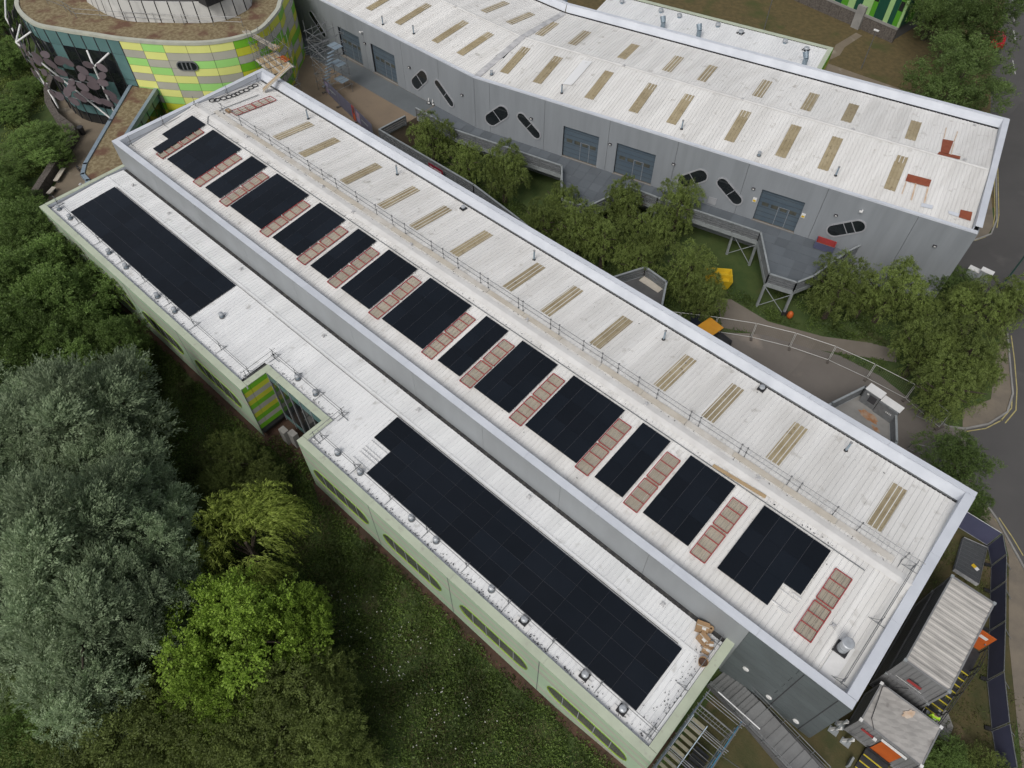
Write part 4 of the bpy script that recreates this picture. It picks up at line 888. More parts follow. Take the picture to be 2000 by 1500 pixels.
# things on the decks
c = P(1277, 544, DZ); t = thing('plastic_crate', 'blue plastic crate against the balcony rail', 'crate', (c.x, c.y, DZ), None, R(-8))
inst('body', MB().box(-.45, -.2, 0, .45, .2, .42).mesh('body', blue), t, (0, 0, 0)); inst('lid', MB().box(-.47, -.22, .42, .47, .22, .47).mesh('lid', pm('pale blue lid', (.25, .5, .65), rough=.5)), t, (0, 0, 0))
a = P(1253, 544, DZ); b = P(1290, 568, DZ); tag(MB().bar(a + Vector((0, 0, .03)), b + Vector((0, 0, .03)), .75, .05).build('plywood_board', boardm), 'grubby plywood board flat on the balcony beside the blue crate', 'board')
c = P(1707, 802, DZ); t = thing('plant_cabinet', 'pair of grey steel plant cabinets with white tops on the pale balcony', 'cabinet', (c.x, c.y, DZ), None, R(-6))
inst('cabinet', MB().box(-1.35, -.05, 0, -.1, .75, 1.5).mesh('cabinet', galvd), t, (0, 0, 0)); inst('cabinet', MB().box(-.05, -.15, 0, 1.55, .65, 1.35).mesh('cabinet', galvd), t, (0, 0, 0))
inst('roof_plate', MB().box(-1.42, .0, 1.5, -.05, .82, 1.55).mesh('roof_plate', white), t, (0, 0, 0)); inst('roof_plate', MB().box(-.03, .0, 1.35, 1.62, .72, 1.40).mesh('roof_plate', white), t, (0, 0, 0))
inst('louvre', MB().box(-.85, -.07, .55, -.25, -.051, 1.3).mesh('louvre', joint), t, (0, 0, 0)); inst('label_plate', MB().box(-1.1, -.06, 1.15, -.95, -.052, 1.3).mesh('label_plate', white), t, (0, 0, 0))
for k in range(4): inst('handle', MB().box(.75 + k * .13, -.17, .75, .83 + k * .13, -.151, .85).mesh('handle', white), t, (0, 0, 0))
def blob_patch(name, c, rx, ry, z, mat, parent, seed=0, rot=0):
    r_ = random.Random(seed); n = 18; mb = MB(); pts = []
    for i in range(n):
        a = 2 * math.pi * i / n; k = r_.uniform(.7, 1.1); x, y = math.cos(a) * rx * k, math.sin(a) * ry * k
        pts.append((c[0] + x * math.cos(rot) - y * math.sin(rot), c[1] + x * math.sin(rot) + y * math.cos(rot), z))
    mb.v = pts; mb.f = [tuple(range(n))]; mb.m = [0]; return mb.build(name, mat, parent)
rstn = pm('rust floor stain', (.30, .13, .05), (.35, .27, .2), 2, .8)
c = P(1697, 813, DZ); blob_patch('rust_stain', c, .9, .45, DZ + .006, rstn, dD, 3, -.2)
c = P(1710, 838, DZ); blob_patch('rust_stain', c, .45, .2, DZ + .006, rstn, dD, 5, -.4)
# red banner on the walkway rail
q0, q1 = P(838, 317, 1.55), P(866, 334, 1.55); bn = thing('red_banner', 'dark red banner with white lettering tied to the walkway rail', 'banner', (q0.x, q0.y, DZ + .1))
dd = (q1 - q0).normalized(); nn = Vector((dd.y, -dd.x, 0)); q0 += nn * .1; q1 += nn * .1
MB().bar(q0 + Vector((0, 0, -.42)), q1 + Vector((0, 0, -.42)), .02, .95).build('cloth', pm('dark red cloth', (.25, .01, .03), rough=.7), bn)
mb = MB(); x = .18; L = (q1 - q0).length
for k in range(9):
    wv = rng.uniform(.12, .2); a = q0 + dd * (x * L / 2.2) + nn * .016; mb.bar(a + Vector((0, 0, -.3)), a + Vector((0, 0, -.3)) + dd * wv * L / 2.3, .006, rng.uniform(.14, .26)); x += .205
mb.build('lettering', pm('banner white', (.6, .5, .5), rough=.7), bn)
# brown plaza
pl = MB(); pl.prism([(-94, V1 + 4), (-57.6, V1 + .05), (-57.35, 45.9), (railA[0][0], k0.y - .1), (-96, k0.y - .1)], GL - .5, DZ - .004); tag(pl.build('plaza', plazam), kind='structure')
pl = MB(); pl.prism([(-90, 47.9), (railA[0][0] - .1, 47.4), (railA[0][0] - .1, k0.y - .12), (-90, k0.y - .12)], DZ - .05, DZ + .004); tag(pl.build('plaza_strip', plazag), kind='structure')
rl = [tuple(P(791, 226, 1.72)[:2]), tuple(P(741, 252, 1.72)[:2])]
t = thing('pit_guard_rail', 'grey slatted guard rail at the edge of the brown plaza', 'guard rail', (*rl[1], DZ))
for k in range(4): MB().bar((*rl[0], DZ + .12 + k * .27), (*rl[1], DZ + .12 + k * .27), .06, .2).build('infill_rail', galvd, t)
MB().bar((*rl[0], 1.7), (*rl[1], 1.7), .18, .07).build('top_rail', galvd2, t)
for p in rl: MB().box(p[0] - .07, p[1] - .07, DZ - .05, p[0] + .07, p[1] + .07, 1.66).build('baluster', galvd, t)
t = thing('gate_rail', 'grey horizontal bar gate between plaza scaffold and far hall wall', 'gate', (*P(578, 105, DZ)[:2], DZ))
ga, gb = P(575, 100, 1.7), P(640, 82, 1.7); gb = P(642, 78, 1.7)
for k in range(4): MB().tube(ga - Vector((0, 0, k * .3)), gb - Vector((0, 0, k * .3)), .06 if k == 0 else .035).build('bar', galvd2, t)
for p in (ga, (ga + gb) / 2, gb): MB().bar((p.x, p.y, DZ), (p.x, p.y, 1.7), .1, .1).build('post', galvd2, t)
# banner fence on the plaza
bpx = [(630, 150), (658, 178), (686, 204)]; bq = [P(x, y, 2.55) for x, y in bpx]; bq.append(bq[2] + Vector((.55, -.1, 0))); bq.append(bq[3] + Vector((4.0, -.9, 0)))
dgrey = pm('grey banner cloth', (.12, .12, .17), (.10, .10, .145), 1, .7)
pinkp = pm('banner print pink', (.35, .2, .22), (.2, .25, .42), .8, .7, stretch=(1, 1, 2))
for k, (a, b) in enumerate(zip(bq[:-1], bq[1:])):
    dv = (b - a).normalized(); nn = Vector((dv.y, -dv.x, 0))
    if k == 2:
        t = thing('red_barrier', 'upright red plastic barrier between banner fence panels', 'barrier', (a.x, a.y, DZ))
        MB().bar((a.x, a.y, 1.5), (b.x, b.y, 1.5), .07, .06).build('cross_bar', redp, t)
        for p in (a, b): MB().bar((p.x, p.y, DZ), (p.x, p.y, 2.5), .09, .09).build('post', redp, t)
        for z in (.75, 2.4): MB().bar((a.x, a.y, z), (b.x, b.y, z), .07, .1).build('cross_bar', redp, t)
        MB().bar((a.x, a.y, 1.1), (b.x, b.y, 1.1), .03, .5).build('mesh_infill', orange, t)
        continue
    lab = ['grey banner fence panel with a pale picture at its free end', 'plain grey banner fence panel between printed ones', '', 'grey banner fence panel beyond the red barrier'][k]
    t = thing('banner_fence', lab, 'fence', (a.x, a.y, DZ), 'banner fence on the plaza')
    MB().bar((*(a + dv * .05)[:2], 1.65), (*(b - dv * .05)[:2], 1.65), .03, 1.7).build('banner', dgrey, t)
    for p in (a + dv * .04, b - dv * .04): MB().tube((p.x, p.y, DZ + .05), (p.x, p.y, 2.55), .03).build('post', galvd, t)
    MB().bar((*(a - nn * .45)[:2], DZ + .07), (*(a + nn * .45)[:2], DZ + .07), .22, .14).build('foot', gab, t)
    if k != 1:
        p0 = a + dv * .35 + nn * .02; p1 = a + dv * 1.15 + nn * .02; MB().bar((p0.x, p0.y, 1.6), (p1.x, p1.y, 1.6), .006, 1.3).build('printed_panel', pinkp, t)
        p0 = a + dv * 1.5 + nn * .02; p1 = a + dv * 3.0 + nn * .02; MB().bar((p0.x, p0.y, 1.75), (p1.x, p1.y, 1.75), .006, .13).build('lettering', galvd2, t)

# ================================================================== OVAL BUILDING
OZ = 9.0
def spline(pts, n=14):
    out = []; m = len(pts)
    for i in range(m):
        p0, p1, p2, p3 = [Vector(pts[(i + k - 1) % m][:2]) for k in range(4)]
        for j in range(n):
            t = j / n; out.append(.5 * ((2 * p1) + (p2 - p0) * t + (2 * p0 - 5 * p1 + 4 * p2 - p3) * t * t + (3 * p1 - p0 - 3 * p2 + p3) * t ** 3))
    return out
opx = [(30, 0), (60, 42), (122, 57), (180, 66), (240, 75), (330, 82), (420, 80), (500, 60), (540, 22), (549, 0)]
ocv = spline([tuple(P(x, y, OZ)[:2]) for x, y in opx] + [(-79, 48.5), (-88, 51), (-98, 47), (-103, 39), (-102, 30)])
oval = thing('oval_building', 'oval building with sedum roof, lime striped panels and teal glazing', 'building', (-86, 36, GL))
cen = Vector((-87, 37))
def offs(cv, d):   # inward offset
    n = len(cv); o = []
    for i, p in enumerate(cv):
        t = (cv[(i + 1) % n] - cv[i - 1]).normalized(); o.append(p + Vector((-t.y, t.x)) * d)
    return o
sgn = 1 if sum(ocv[i].x * ocv[(i + 1) % len(ocv)].y - ocv[(i + 1) % len(ocv)].x * ocv[i].y for i in range(len(ocv))) > 0 else -1
inn = lambda d: offs(ocv, d * sgn)
mb = MB(); mb.prism([tuple(p) for p in inn(.12)], GL - 1, OZ - .3); mb.build('core', bldcore, oval)
mb = MB(); mb.prism([tuple(p) for p in inn(.3)], OZ - .3, OZ - .12); mb.build('sedum_roof', sedum, oval)
mb = MB(); o1, o2 = inn(-.1), inn(.35); n = len(ocv)
rimm = pm('cream rim', (.47, .48, .40), (.40, .41, .35), 1, .5)
for i in range(n):
    j = (i + 1) % n
    mb.quad((*o1[i], OZ), (*o1[j], OZ), (*o2[j], OZ), (*o2[i], OZ)); mb.quad((*o1[i], OZ - .3), (*o1[j], OZ - .3), (*o1[j], OZ), (*o1[i], OZ)); mb.quad((*o2[j], OZ - .3), (*o2[i], OZ - .3), (*o2[i], OZ), (*o2[j], OZ))
mb.build('roof_rim', rimm, oval)
# arclength walk, starting where the lime panels begin
def arclen(cv):
    a = [0.0]
    for p, q in zip(cv[:-1], cv[1:]): a.append(a[-1] + (q - p).length)
    return a
AL = arclen(ocv)
def at(s):
    for i in range(len(AL) - 1):
        if AL[i + 1] >= s: t = (s - AL[i]) / max(1e-6, AL[i + 1] - AL[i]); return ocv[i].lerp(ocv[i + 1], t)
    return ocv[-1]
def s_of(px):
    q = Vector(P(*px, OZ)[:2]); i = min(range(len(ocv)), key=lambda k: (ocv[k] - q).length); return AL[i]
def curved(s0, s1, z0, z1, d0, mat, name, parent, n=4):
    mb = MB(); ps = []
    for k in range(n + 1):
        s = s0 + (s1 - s0) * k / n; p = at(s); t = (at(s + .1) - at(s - .1)).normalized(); ps.append(p + Vector((t.y, -t.x)) * d0 * sgn)
    for p, q in zip(ps[:-1], ps[1:]): mb.quad((*p, z0), (*q, z0), (*q, z1), (*p, z1))
    return mb.build(name, mat, parent)
sg = s_of((232, 74)); send = s_of((549, 0)) + 9
cw = 2.45; rh = .86; pats = ['YAGYAYGA', 'GYAGYAYG', 'YAAAYGAY', 'YAGYAGYA', 'YAGYAGYA', 'GYAGYAGY', 'YAGYAYGA']
i = 0; s = sg
while s < send:
    pt = pats[i % len(pats)]
    for r in range(13):
        if r >= 8: m = {'Y': Ybr, 'G': Gbr, 'A': Ap}['GYAGY'[(r + i) % 5]]
        else: m = {'Y': Yp, 'G': Gp, 'A': Ap}[pt[r]]
        if i >= 5 and r < 8: m = {Yp: Ybr, Gp: Gbr, Ap: Ap}[m]
        z1 = OZ - .32 - r * rh
        if i == 3 and r >= 9: m = joint
        curved(s + .02, s + cw - .02, z1 - rh + .012, z1 - .012, .04, m, 'facade_panel', oval)
    s += cw; i += 1
# little pill window on the striped side
sw = s_of((352, 82)); pw = at(sw); tw = (at(sw + .2) - at(sw - .2)).normalized(); aw = math.atan2(tw.y, tw.x) if sgn > 0 else math.atan2(-tw.y, -tw.x)
nout = Vector((tw.y, -tw.x)) * sgn
M = Matrix.Translation((pw.x + nout.x * .12, pw.y + nout.y * .12, OZ - 2.55)) @ Matrix.Rotation(aw, 4, 'Z')
hx, hh, nn_ = .62, .42, 8
ring = [(hx + hh * math.cos(-math.pi / 2 + math.pi * k / nn_), hh * math.sin(-math.pi / 2 + math.pi * k / nn_)) for k in range(nn_ + 1)]; ring += [(-x, -z) for x, z in ring]
mb = MB()
for k in range(len(ring)):
    p, q = ring[k], ring[(k + 1) % len(ring)]; e = 1.2
    mb.quad(*[M @ Vector(v) for v in ((p[0] * 1.1, -.05, p[1] * e), (q[0] * 1.1, -.05, q[1] * e), (q[0], -.05, q[1]), (p[0], -.05, p[1]))]); mb.quad(*[M @ Vector(v) for v in ((p[0] * 1.1, -.05, p[1] * e), (q[0] * 1.1, -.05, q[1] * e), (q[0] * 1.1, .1, q[1] * e), (p[0] * 1.1, .1, p[1] * e))])
wn = mb.build('window', galvd, oval); g = MB(); g.v = [tuple(M @ Vector((x, -.02, z))) for x, z in ring]; g.f = [tuple(range(len(ring)))]; g.m = [0]; g.build('pane', glass, wn)
for x in (-.45, .0, .45): MB().box(x - .12, -.06, -.4, x + .02, -.03, .4, M).build('glazing_bar', galvd, wn)
# teal glazing left of the panels
s = sg - .01; gw = 1.55
for k in range(16):
    s1 = s - k * gw; s0 = s1 - gw
    for (z0, z1, m) in ((7.1, 8.7, teal), (4.2, 7.1, glass if k % 5 else teal), (3.5, 4.2, teal if k % 3 == 0 else glass), (-.2, 3.5, glass if k % 4 != 2 else teal), (-1.3, -.2, teal), (-2.6, -1.3, glass)):
        curved(s0 + .03, s1 - .03, z0 + .02, z1 - .02, .03, m, 'glass_pane', oval, 2)
    p = at(s1); t_ = (at(s1 + .1) - at(s1 - .1)).normalized(); q = p + Vector((t_.y, -t_.x)) * .06 * sgn
    MB().bar((*q, GL), (*q, 8.65), .06, .08).build('mullion', joint, oval)
# upper drum with stained white panels
dpx = [(168, -8), (184, 12), (215, 30), (255, 40), (300, 42), (350, 43), (400, 43), (440, 38), (475, 22), (492, 4)]
dcv0 = [tuple(P(x, y, OZ)[:2]) for x, y in dpx]
back = [(-84.5, 46.5), (-91, 47), (-97, 42), (-97.5, 35.5)]
dcv = spline(dcv0 + back, 6)
cdr = sum(dcv, Vector((0, 0))) / len(dcv)
mb = MB(); mb.prism([tuple(cdr + (p - cdr) * .955) for p in dcv], OZ - .2, OZ + 1.9); mb.build('drum_core', joint, oval)
mb = MB(); mb.prism([tuple(cdr + (p - cdr) * .93) for p in dcv], OZ + 1.9, OZ + 2.0); mb.build('drum_roof', asph, oval)
DL = arclen(dcv + [dcv[0]]); dd_ = dcv + [dcv[0]]
def dat(s):
    s = s % DL[-1]
    for i in range(len(DL) - 1):
        if DL[i + 1] >= s: t = (s - DL[i]) / max(1e-6, DL[i + 1] - DL[i]); return dd_[i].lerp(dd_[i + 1], t)
npan = 44
for k in range(npan):
    s0 = DL[-1] * k / npan + .06; s1 = DL[-1] * (k + 1) / npan - .06; mb = MB(); a, b = dat(s0), dat(s1)
    a0, b0 = cdr + (a - cdr) * 1.0, cdr + (b - cdr) * 1.0; a1, b1 = cdr + (a - cdr) * .985, cdr + (b - cdr) * .985
    mb.quad((*a0, OZ - .1), (*b0, OZ - .1), (*b1, OZ + 2.1), (*a1, OZ + 2.1)); a2, b2 = cdr + (a - cdr) * .97, cdr + (b - cdr) * .97
    mb.quad((*a1, OZ + 2.1), (*b1, OZ + 2.1), (*b2, OZ + 2.1), (*a2, OZ + 2.1)); mb.build('drum_panel', dirtyw, oval)
un = thing('plant_unit', 'dark plant unit with frames on top of the oval building', 'plant', (*P(385, 2, OZ + 2)[:2], OZ + 2))
u0 = P(385, 0, OZ + 2.0); MB().box(u0.x - 2.2, u0.y - .2, OZ + 2.0, u0.x + 2.2, u0.y + 2.2, OZ + 3.0).build('casing', black, un); MB().box(u0.x - 2.4, u0.y - .4, OZ + 3.0, u0.x + 2.4, u0.y + 2.4, OZ + 3.05).build('frame', galvd, un)
# roof scaffolding rail on the sedum
rq = [P(x, y, OZ - .1) for x, y in ((60, -6), (130, 22), (150, 35), (250, 42), (360, 48), (475, 52))]
t = thing('roof_guard_rail', 'thin tube guard rail standing in the sedum around the white drum', 'guard rail', rq[0])
for h in (.5, 1.0):
    mb = MB()
    for a, b in zip(rq[:-1], rq[1:]): mb.tube(a + Vector((0, 0, h)), b + Vector((0, 0, h)), .025, 5)
    mb.build('rail', galv, t)
for p in rq + [(a + b) / 2 for a, b in zip(rq[:-1], rq[1:])]: MB().tube(p - Vector((0, 0, .03)), p + Vector((0, 0, 1.1)), .025, 5).build('post', galvd, t)
# leaf canopy on struts
cany = thing('leaf_canopy', 'screen of dark mauve leaf plates on white steel struts in front of the teal glazing', 'canopy', (*P(215, 240, GL)[:2], GL))
def outp(s, d, z): p = at(s); t_ = (at(s + .2) - at(s - .2)).normalized(); q = p + Vector((t_.y, -t_.x)) * d * sgn; return Vector((q.x, q.y, z))
base = outp(sg - 3.5, 1.6, GL + .6)
struts = [(outp(sg - 4.0, 1.2, -1.5), outp(sg - 3.2, 1.7, 6.2)), (outp(sg - 3.2, 1.7, 6.2), outp(sg - 1.8, .2, 7.2)), (outp(sg - 3.2, 1.7, 6.2), outp(sg - 4.4, .4, 7.2)),
          (outp(sg - 4.0, 1.2, -1.5), outp(sg - 13.5, 1.9, 6.5)), (outp(sg - 13.5, 1.9, 6.5), outp(sg - 12.2, .2, 7.6)), (outp(sg - 13.5, 1.9, 6.5), outp(sg - 15, .5, 7.4)),
          (outp(sg - 13.5, 1.3, -1.8), outp(sg - 18.5, 2.2, 6.8)), (outp(sg - 13.5, 1.3, -1.8), outp(sg - 12.6, 1.3, 1.8)), (outp(sg - 18.5, 2.2, 6.8), outp(sg - 22.5, 2.2, 7.5))]
for a, b in struts: MB().tube(a, b, .10, 10).build('strut', white, cany)
lp = MB(); n = 16
ringl = [(math.cos(2 * math.pi * k / n) * (.62 if abs(math.cos(2 * math.pi * k / n)) > .9 else .6), math.sin(2 * math.pi * k / n) * .36) for k in range(n)]
lp.v = [(x, -.02, z) for x, z in ringl] + [(x, .02, z) for x, z in ringl]; lp.f = [tuple(range(n)), tuple(range(2 * n - 1, n - 1, -1))] + [(k, (k + 1) % n, n + (k + 1) % n, n + k) for k in range(n)]; lp.m = [0] * (n + 2)
lme = lp.mesh('leaf_plate', mauve)
rl_ = random.Random(4); placed = []
tries = 0
while len(placed) < 62 and tries < 4000:
    tries += 1
    s_ = sg - rl_.uniform(2.0, 22); z = rl_.uniform(.6, 6.8); 
    if z < 1.2 + abs(s_ - sg + 9) * .12: continue
    if any(abs(s_ - a) < .85 and abs(z - b) < .62 for a, b in placed): continue
    placed.append((s_, z)); p = outp(s_, 1.75, z); t_ = (at(s_ + .2) - at(s_ - .2)).normalized()
    inst('leaf_plate', lme, cany, p - worg(cany), rot=(rl_.uniform(-.35, .1), rl_.uniform(-.6, .6), math.atan2(t_.y, t_.x)), scale=(rl_.uniform(1.0, 1.35),) * 3)
for k in range(7):
    s_ = sg - 3 - k * 2.9; MB().tube(outp(s_, 1.68, 4.0), outp(s_ - 2.9, 1.68, 4.2), .05, 6).build('rail', galvd, cany); MB().tube(outp(s_, 1.68, 1.6), outp(s_ - 2.9, 1.68, 1.8), .05, 6).build('rail', galvd, cany)
# sedum link between oval and wing
LZ = 3.5
lk = thing('sedum_link', 'narrow link with sedum roof and blue-grey edging joining oval building and wing', 'building', (*P(200, 300, LZ)[:2], GL))
lpx = [(262, 154), (314, 158), (247, 262), (236, 290), (262, 318), (215, 345), (172, 352), (161, 340), (166, 320), (215, 235)]
lq = [tuple(P(x, y, LZ)[:2]) for x, y in lpx]
lq[4] = (W0 - .1, 18.6); lq[5] = (W0 - .1, 14.5); lq[3] = (A0 - .1, 21.5)
MB().prism(lq, LZ - .5, LZ - .08).build('sedum_roof', sedum, lk)
def edge(parent, pts, w_, z, mat, name):
    for a, b in zip(pts[:-1], pts[1:]):
        d = (Vector(b) - Vector(a)).normalized() * w_ * .3; MB().bar((a[0] - d.x, a[1] - d.y, z), (b[0] + d.x, b[1] + d.y, z), w_, .5).build(name, mat, parent)
edge(lk, [lq[0], lq[9], lq[8], lq[7], lq[6], lq[5]], .38, LZ - .2, bluegrey, 'roof_edge'); edge(lk, [lq[1], lq[2]], .38, LZ - .203, bluegrey, 'roof_edge')
for (a, b) in ((lq[1], lq[2]), (lq[0], lq[9])):
    a = Vector(a); b = Vector(b); n = 6
    for k in range(n):
        p = a.lerp(b, k / n + .01); q = a.lerp(b, (k + 1) / n - .01)
        for (z0, z1, m) in ((2.2, 3.0, teal), (-.2, 2.15, glass), (-1.8, -.25, glass if k % 2 else teal)): MB().bar((*p, (z0 + z1) / 2), (*q, (z0 + z1) / 2), .05, z1 - z0).build('glass_pane', m, lk)
        MB().bar((*p, GL), (*p, 3.0), .07, .07).build('mullion', joint, lk)
# gabion wall and bits on the tan path
gq = [G(x, y) for x, y in ((112, 150), (100, 185), (103, 215), (118, 240), (146, 262), (150, 272), (130, 305), (105, 345), (78, 388), (66, 408))]
gwl = thing('gabion_wall', 'curved stone gabion wall between the tan path and the bushes', 'wall', gq[0])
for a, b in zip(gq[:-1], gq[1:]):
    n = max(1, round((b - a).length / 1.4))
    for k in range(n):
        p, q = a.lerp(b, k / n + .004), a.lerp(b, (k + 1) / n - .004); MB().bar(p + Vector((0, 0, .55)), q + Vector((0, 0, .55)), .75, 1.15 + rng.uniform(-.04, .04)).build('stone_basket', gab, gwl)
c = G(163, 262); t = thing('litter_bin', 'black litter bin at the end of the gabion wall', 'bin', c); MB().lathe(c, [(.3, 0), (.33, .9), (.2, .95)], 14).build('body', black, t); MB().lathe(c, [(.34, .88), (.36, .93), (.33, 1.0), (.12, 1.02)], 14).build('rim', joint, t)
for k, (a, b) in enumerate((((112, 360), (128, 335)), ((98, 385), (110, 372)))):
    a, b = G(*a), G(*b); t = thing('path_bench', ['pale timber bench along the gabion wall beside the wing corner', 'second pale bench half hidden behind the wing corner'][k], 'bench', a)
    MB().bar(a + Vector((0, 0, .46)), b + Vector((0, 0, .46)), .5, .07).build('seat', boardm, t)
    for f in (.15, .85): p = a.lerp(b, f); MB().bar(p, p + Vector((0, 0, .43)), .35, .08).build('leg', galvd, t)
c = G(155, 335); t = thing('bicycle_stand', 'dark cycle stand with parked bicycle by the link corner', 'cycle stand', c)
for k in range(2):
    w_ = MB(); n = 16; cc = c + Vector((k * 1.0, .1 * k, .34))
    for i in range(n): a0, a1 = 2 * math.pi * i / n, 2 * math.pi * (i + 1) / n; w_.tube(cc + Vector((math.cos(a0) * .33, 0, math.sin(a0) * .33)), cc + Vector((math.cos(a1) * .33, 0, math.sin(a1) * .33)), .03, 5)
    w_.build('wheel', black, t)
f = MB(); b0, b1 = c + Vector((0, 0, .34)), c + Vector((1, .1, .34)); sd_ = c + Vector((.3, .03, .85)); hd = c + Vector((.8, .08, .85)); bb = c + Vector((.45, .05, .33))
for a, b in ((b0, sd_), (b0, bb), (bb, sd_), (bb, hd), (sd_, hd), (hd, b1)): f.tube(a, b, .025, 5)
f.build('frame', black, t); MB().box(sd_.x - .12, sd_.y - .06, sd_.z, sd_.x + .14, sd_.y + .06, sd_.z + .06).build('saddle', black, t); MB().tube(hd + Vector((0, -.28, .1)), hd + Vector((0, .28, .1)), .02, 5).build('handlebar', galvd, t)

# ---- scaffolding between oval building and hall
def scaffold(name, label, x0, y0, x1, y1, z0, z1, nx, ny, lifts, rz=0, boards=(), tubes=galv, diag=True, fit=None, over=.9):
    t = thing(name, label, 'scaffolding', (x0, y0, z0)); c, s = math.cos(rz), math.sin(rz)
    def W(x, y, z): return Vector((x0 + c * x - s * y, y0 + s * x + c * y, z))
    lx, ly = x1 - x0, y1 - y0; xs = [lx * i / nx for i in range(nx + 1)]; ys = [ly * j / ny for j in range(ny + 1)]
    for x in xs:
        for y in ys: MB().tube(W(x, y, z0), W(x, y, z1 + rng.uniform(.2, over)), .028, 6).build('standard', tubes, t)
    for z in lifts:
        for y in ys: MB().tube(W(-.3, y + .05, z), W(lx + .3, y + .05, z), .026, 6).build('ledger', tubes, t)
        for x in xs: MB().tube(W(x + .05, -.25, z + .06), W(x + .05, ly + .25, z + .06), .026, 6).build('transom', tubes, t)
    if diag:
        for k, (a, b) in enumerate(zip(lifts[:-1], lifts[1:])): MB().tube(W(0 if k % 2 else lx, -.06, a), W(lx if k % 2 else 0, -.06, b), .026, 6).build('brace', tubes, t); MB().tube(W(-.06, 0 if k % 2 else ly, a), W(-.06, ly if k % 2 else 0, b), .026, 6).build('brace', tubes, t)
    for z in boards:
        nb_ = max(1, int(ly / .24))
        for k in range(nb_): p0, p1 = W(-.15, (k + .5) * ly / nb_, z + .1), W(lx + .05, (k + .5) * ly / nb_, z + .1); MB().bar(p0, p1, .225, .04).build('board', wood if k % 3 else boardm, t)
    return t
p = P(505, 120, DZ)
sA = scaffold('scaffold_tower', 'tall tube scaffold against the lime panels with board platform by the hall corner', -71.2, 37.3, -67.2, 39.9, DZ, 9.4, 3, 2, [2.4, 4.4, 6.4, 8.3], R(-8), boards=(6.3,))
sB = scaffold('scaffold_tower', 'galvanised stair scaffold with blue fittings standing on the brown plaza', -70.0, 43.6, -66.8, 46.2, DZ, 8.0, 2, 1, [1.6, 2.6, 3.6, 4.6, 5.6, 6.6, 7.6], R(-4), boards=(), diag=True)
for k in range(10):
    z = .9 + k * .55; x = -69.8 + k * .28; MB().box(x, 44.0, z, x + .26, 44.9, z + .04).build('tread', bluegrey, sB)
for z in (2.0, 4.0, 6.0): MB().box(-68.4, 44.9, z, -66.9, 46.0, z + .04).build('platform', bluegrey, sB)
c = P(495, 75, OZ); t = thing('timber_gangway', 'grey timber gangway sloping from the sedum roof down the scaffold', 'gangway', c)
a, b = P(478, 60, OZ + .2), P(535, 92, 7.4)
for k in range(3): o = Vector((.12, .22, 0)) * (k - 1); MB().bar(a + o, b + o, .22, .05).build('board', boardm, t)
MB().box(b.x - .5, b.y - .4, b.z - .1, b.x + .5, b.y + .5, b.z).build('landing', wood, t)
# timber chute lying over the parapet
a, b = onz(515, 180, zmain) + Vector((0, 0, .15)), P(567, 128, 8.6)
t = thing('timber_chute', 'pale timber chute board propped over the hall parapet from the scaffold', 'board', (a.x, a.y, a.z - .15))
MB().bar(a, b, .5, .05).build('board', wood, t); dv = (b - a).normalized(); sd_ = dv.cross(Vector((0, 0, 1))).normalized() * .25
for s_ in (-1, 1): MB().bar(a + sd_ * s_ + Vector((0, 0, .07)), b + sd_ * s_ + Vector((0, 0, .07)), .04, .18).build('side_board', boardm, t)
tb = thing('orange_strap_bundle', 'bundle of orange straps lying on the scaffold platform', 'strap', (-69, 39.5, 6.45))
for k in range(5): MB().bar((-69.6 + k * .3, 39.2 + .1 * (k % 2), 6.46), (-69.4 + k * .28, 39.9, 6.5), .1, .07).build('strap', orange, tb)
p = onz(447, 219, zmain); t = thing('cardboard_box', 'small brown box beside the red guard at the ridge rail end', 'box', p); MB().box(p.x - .25, p.y - .2, p.z, p.x + .25, p.y + .2, p.z + .28).build('carton', card, t); MB().box(p.x - .25, p.y - .03, p.z + .28, p.x + .25, p.y + .03, p.z + .284).build('tape', boardm, t)

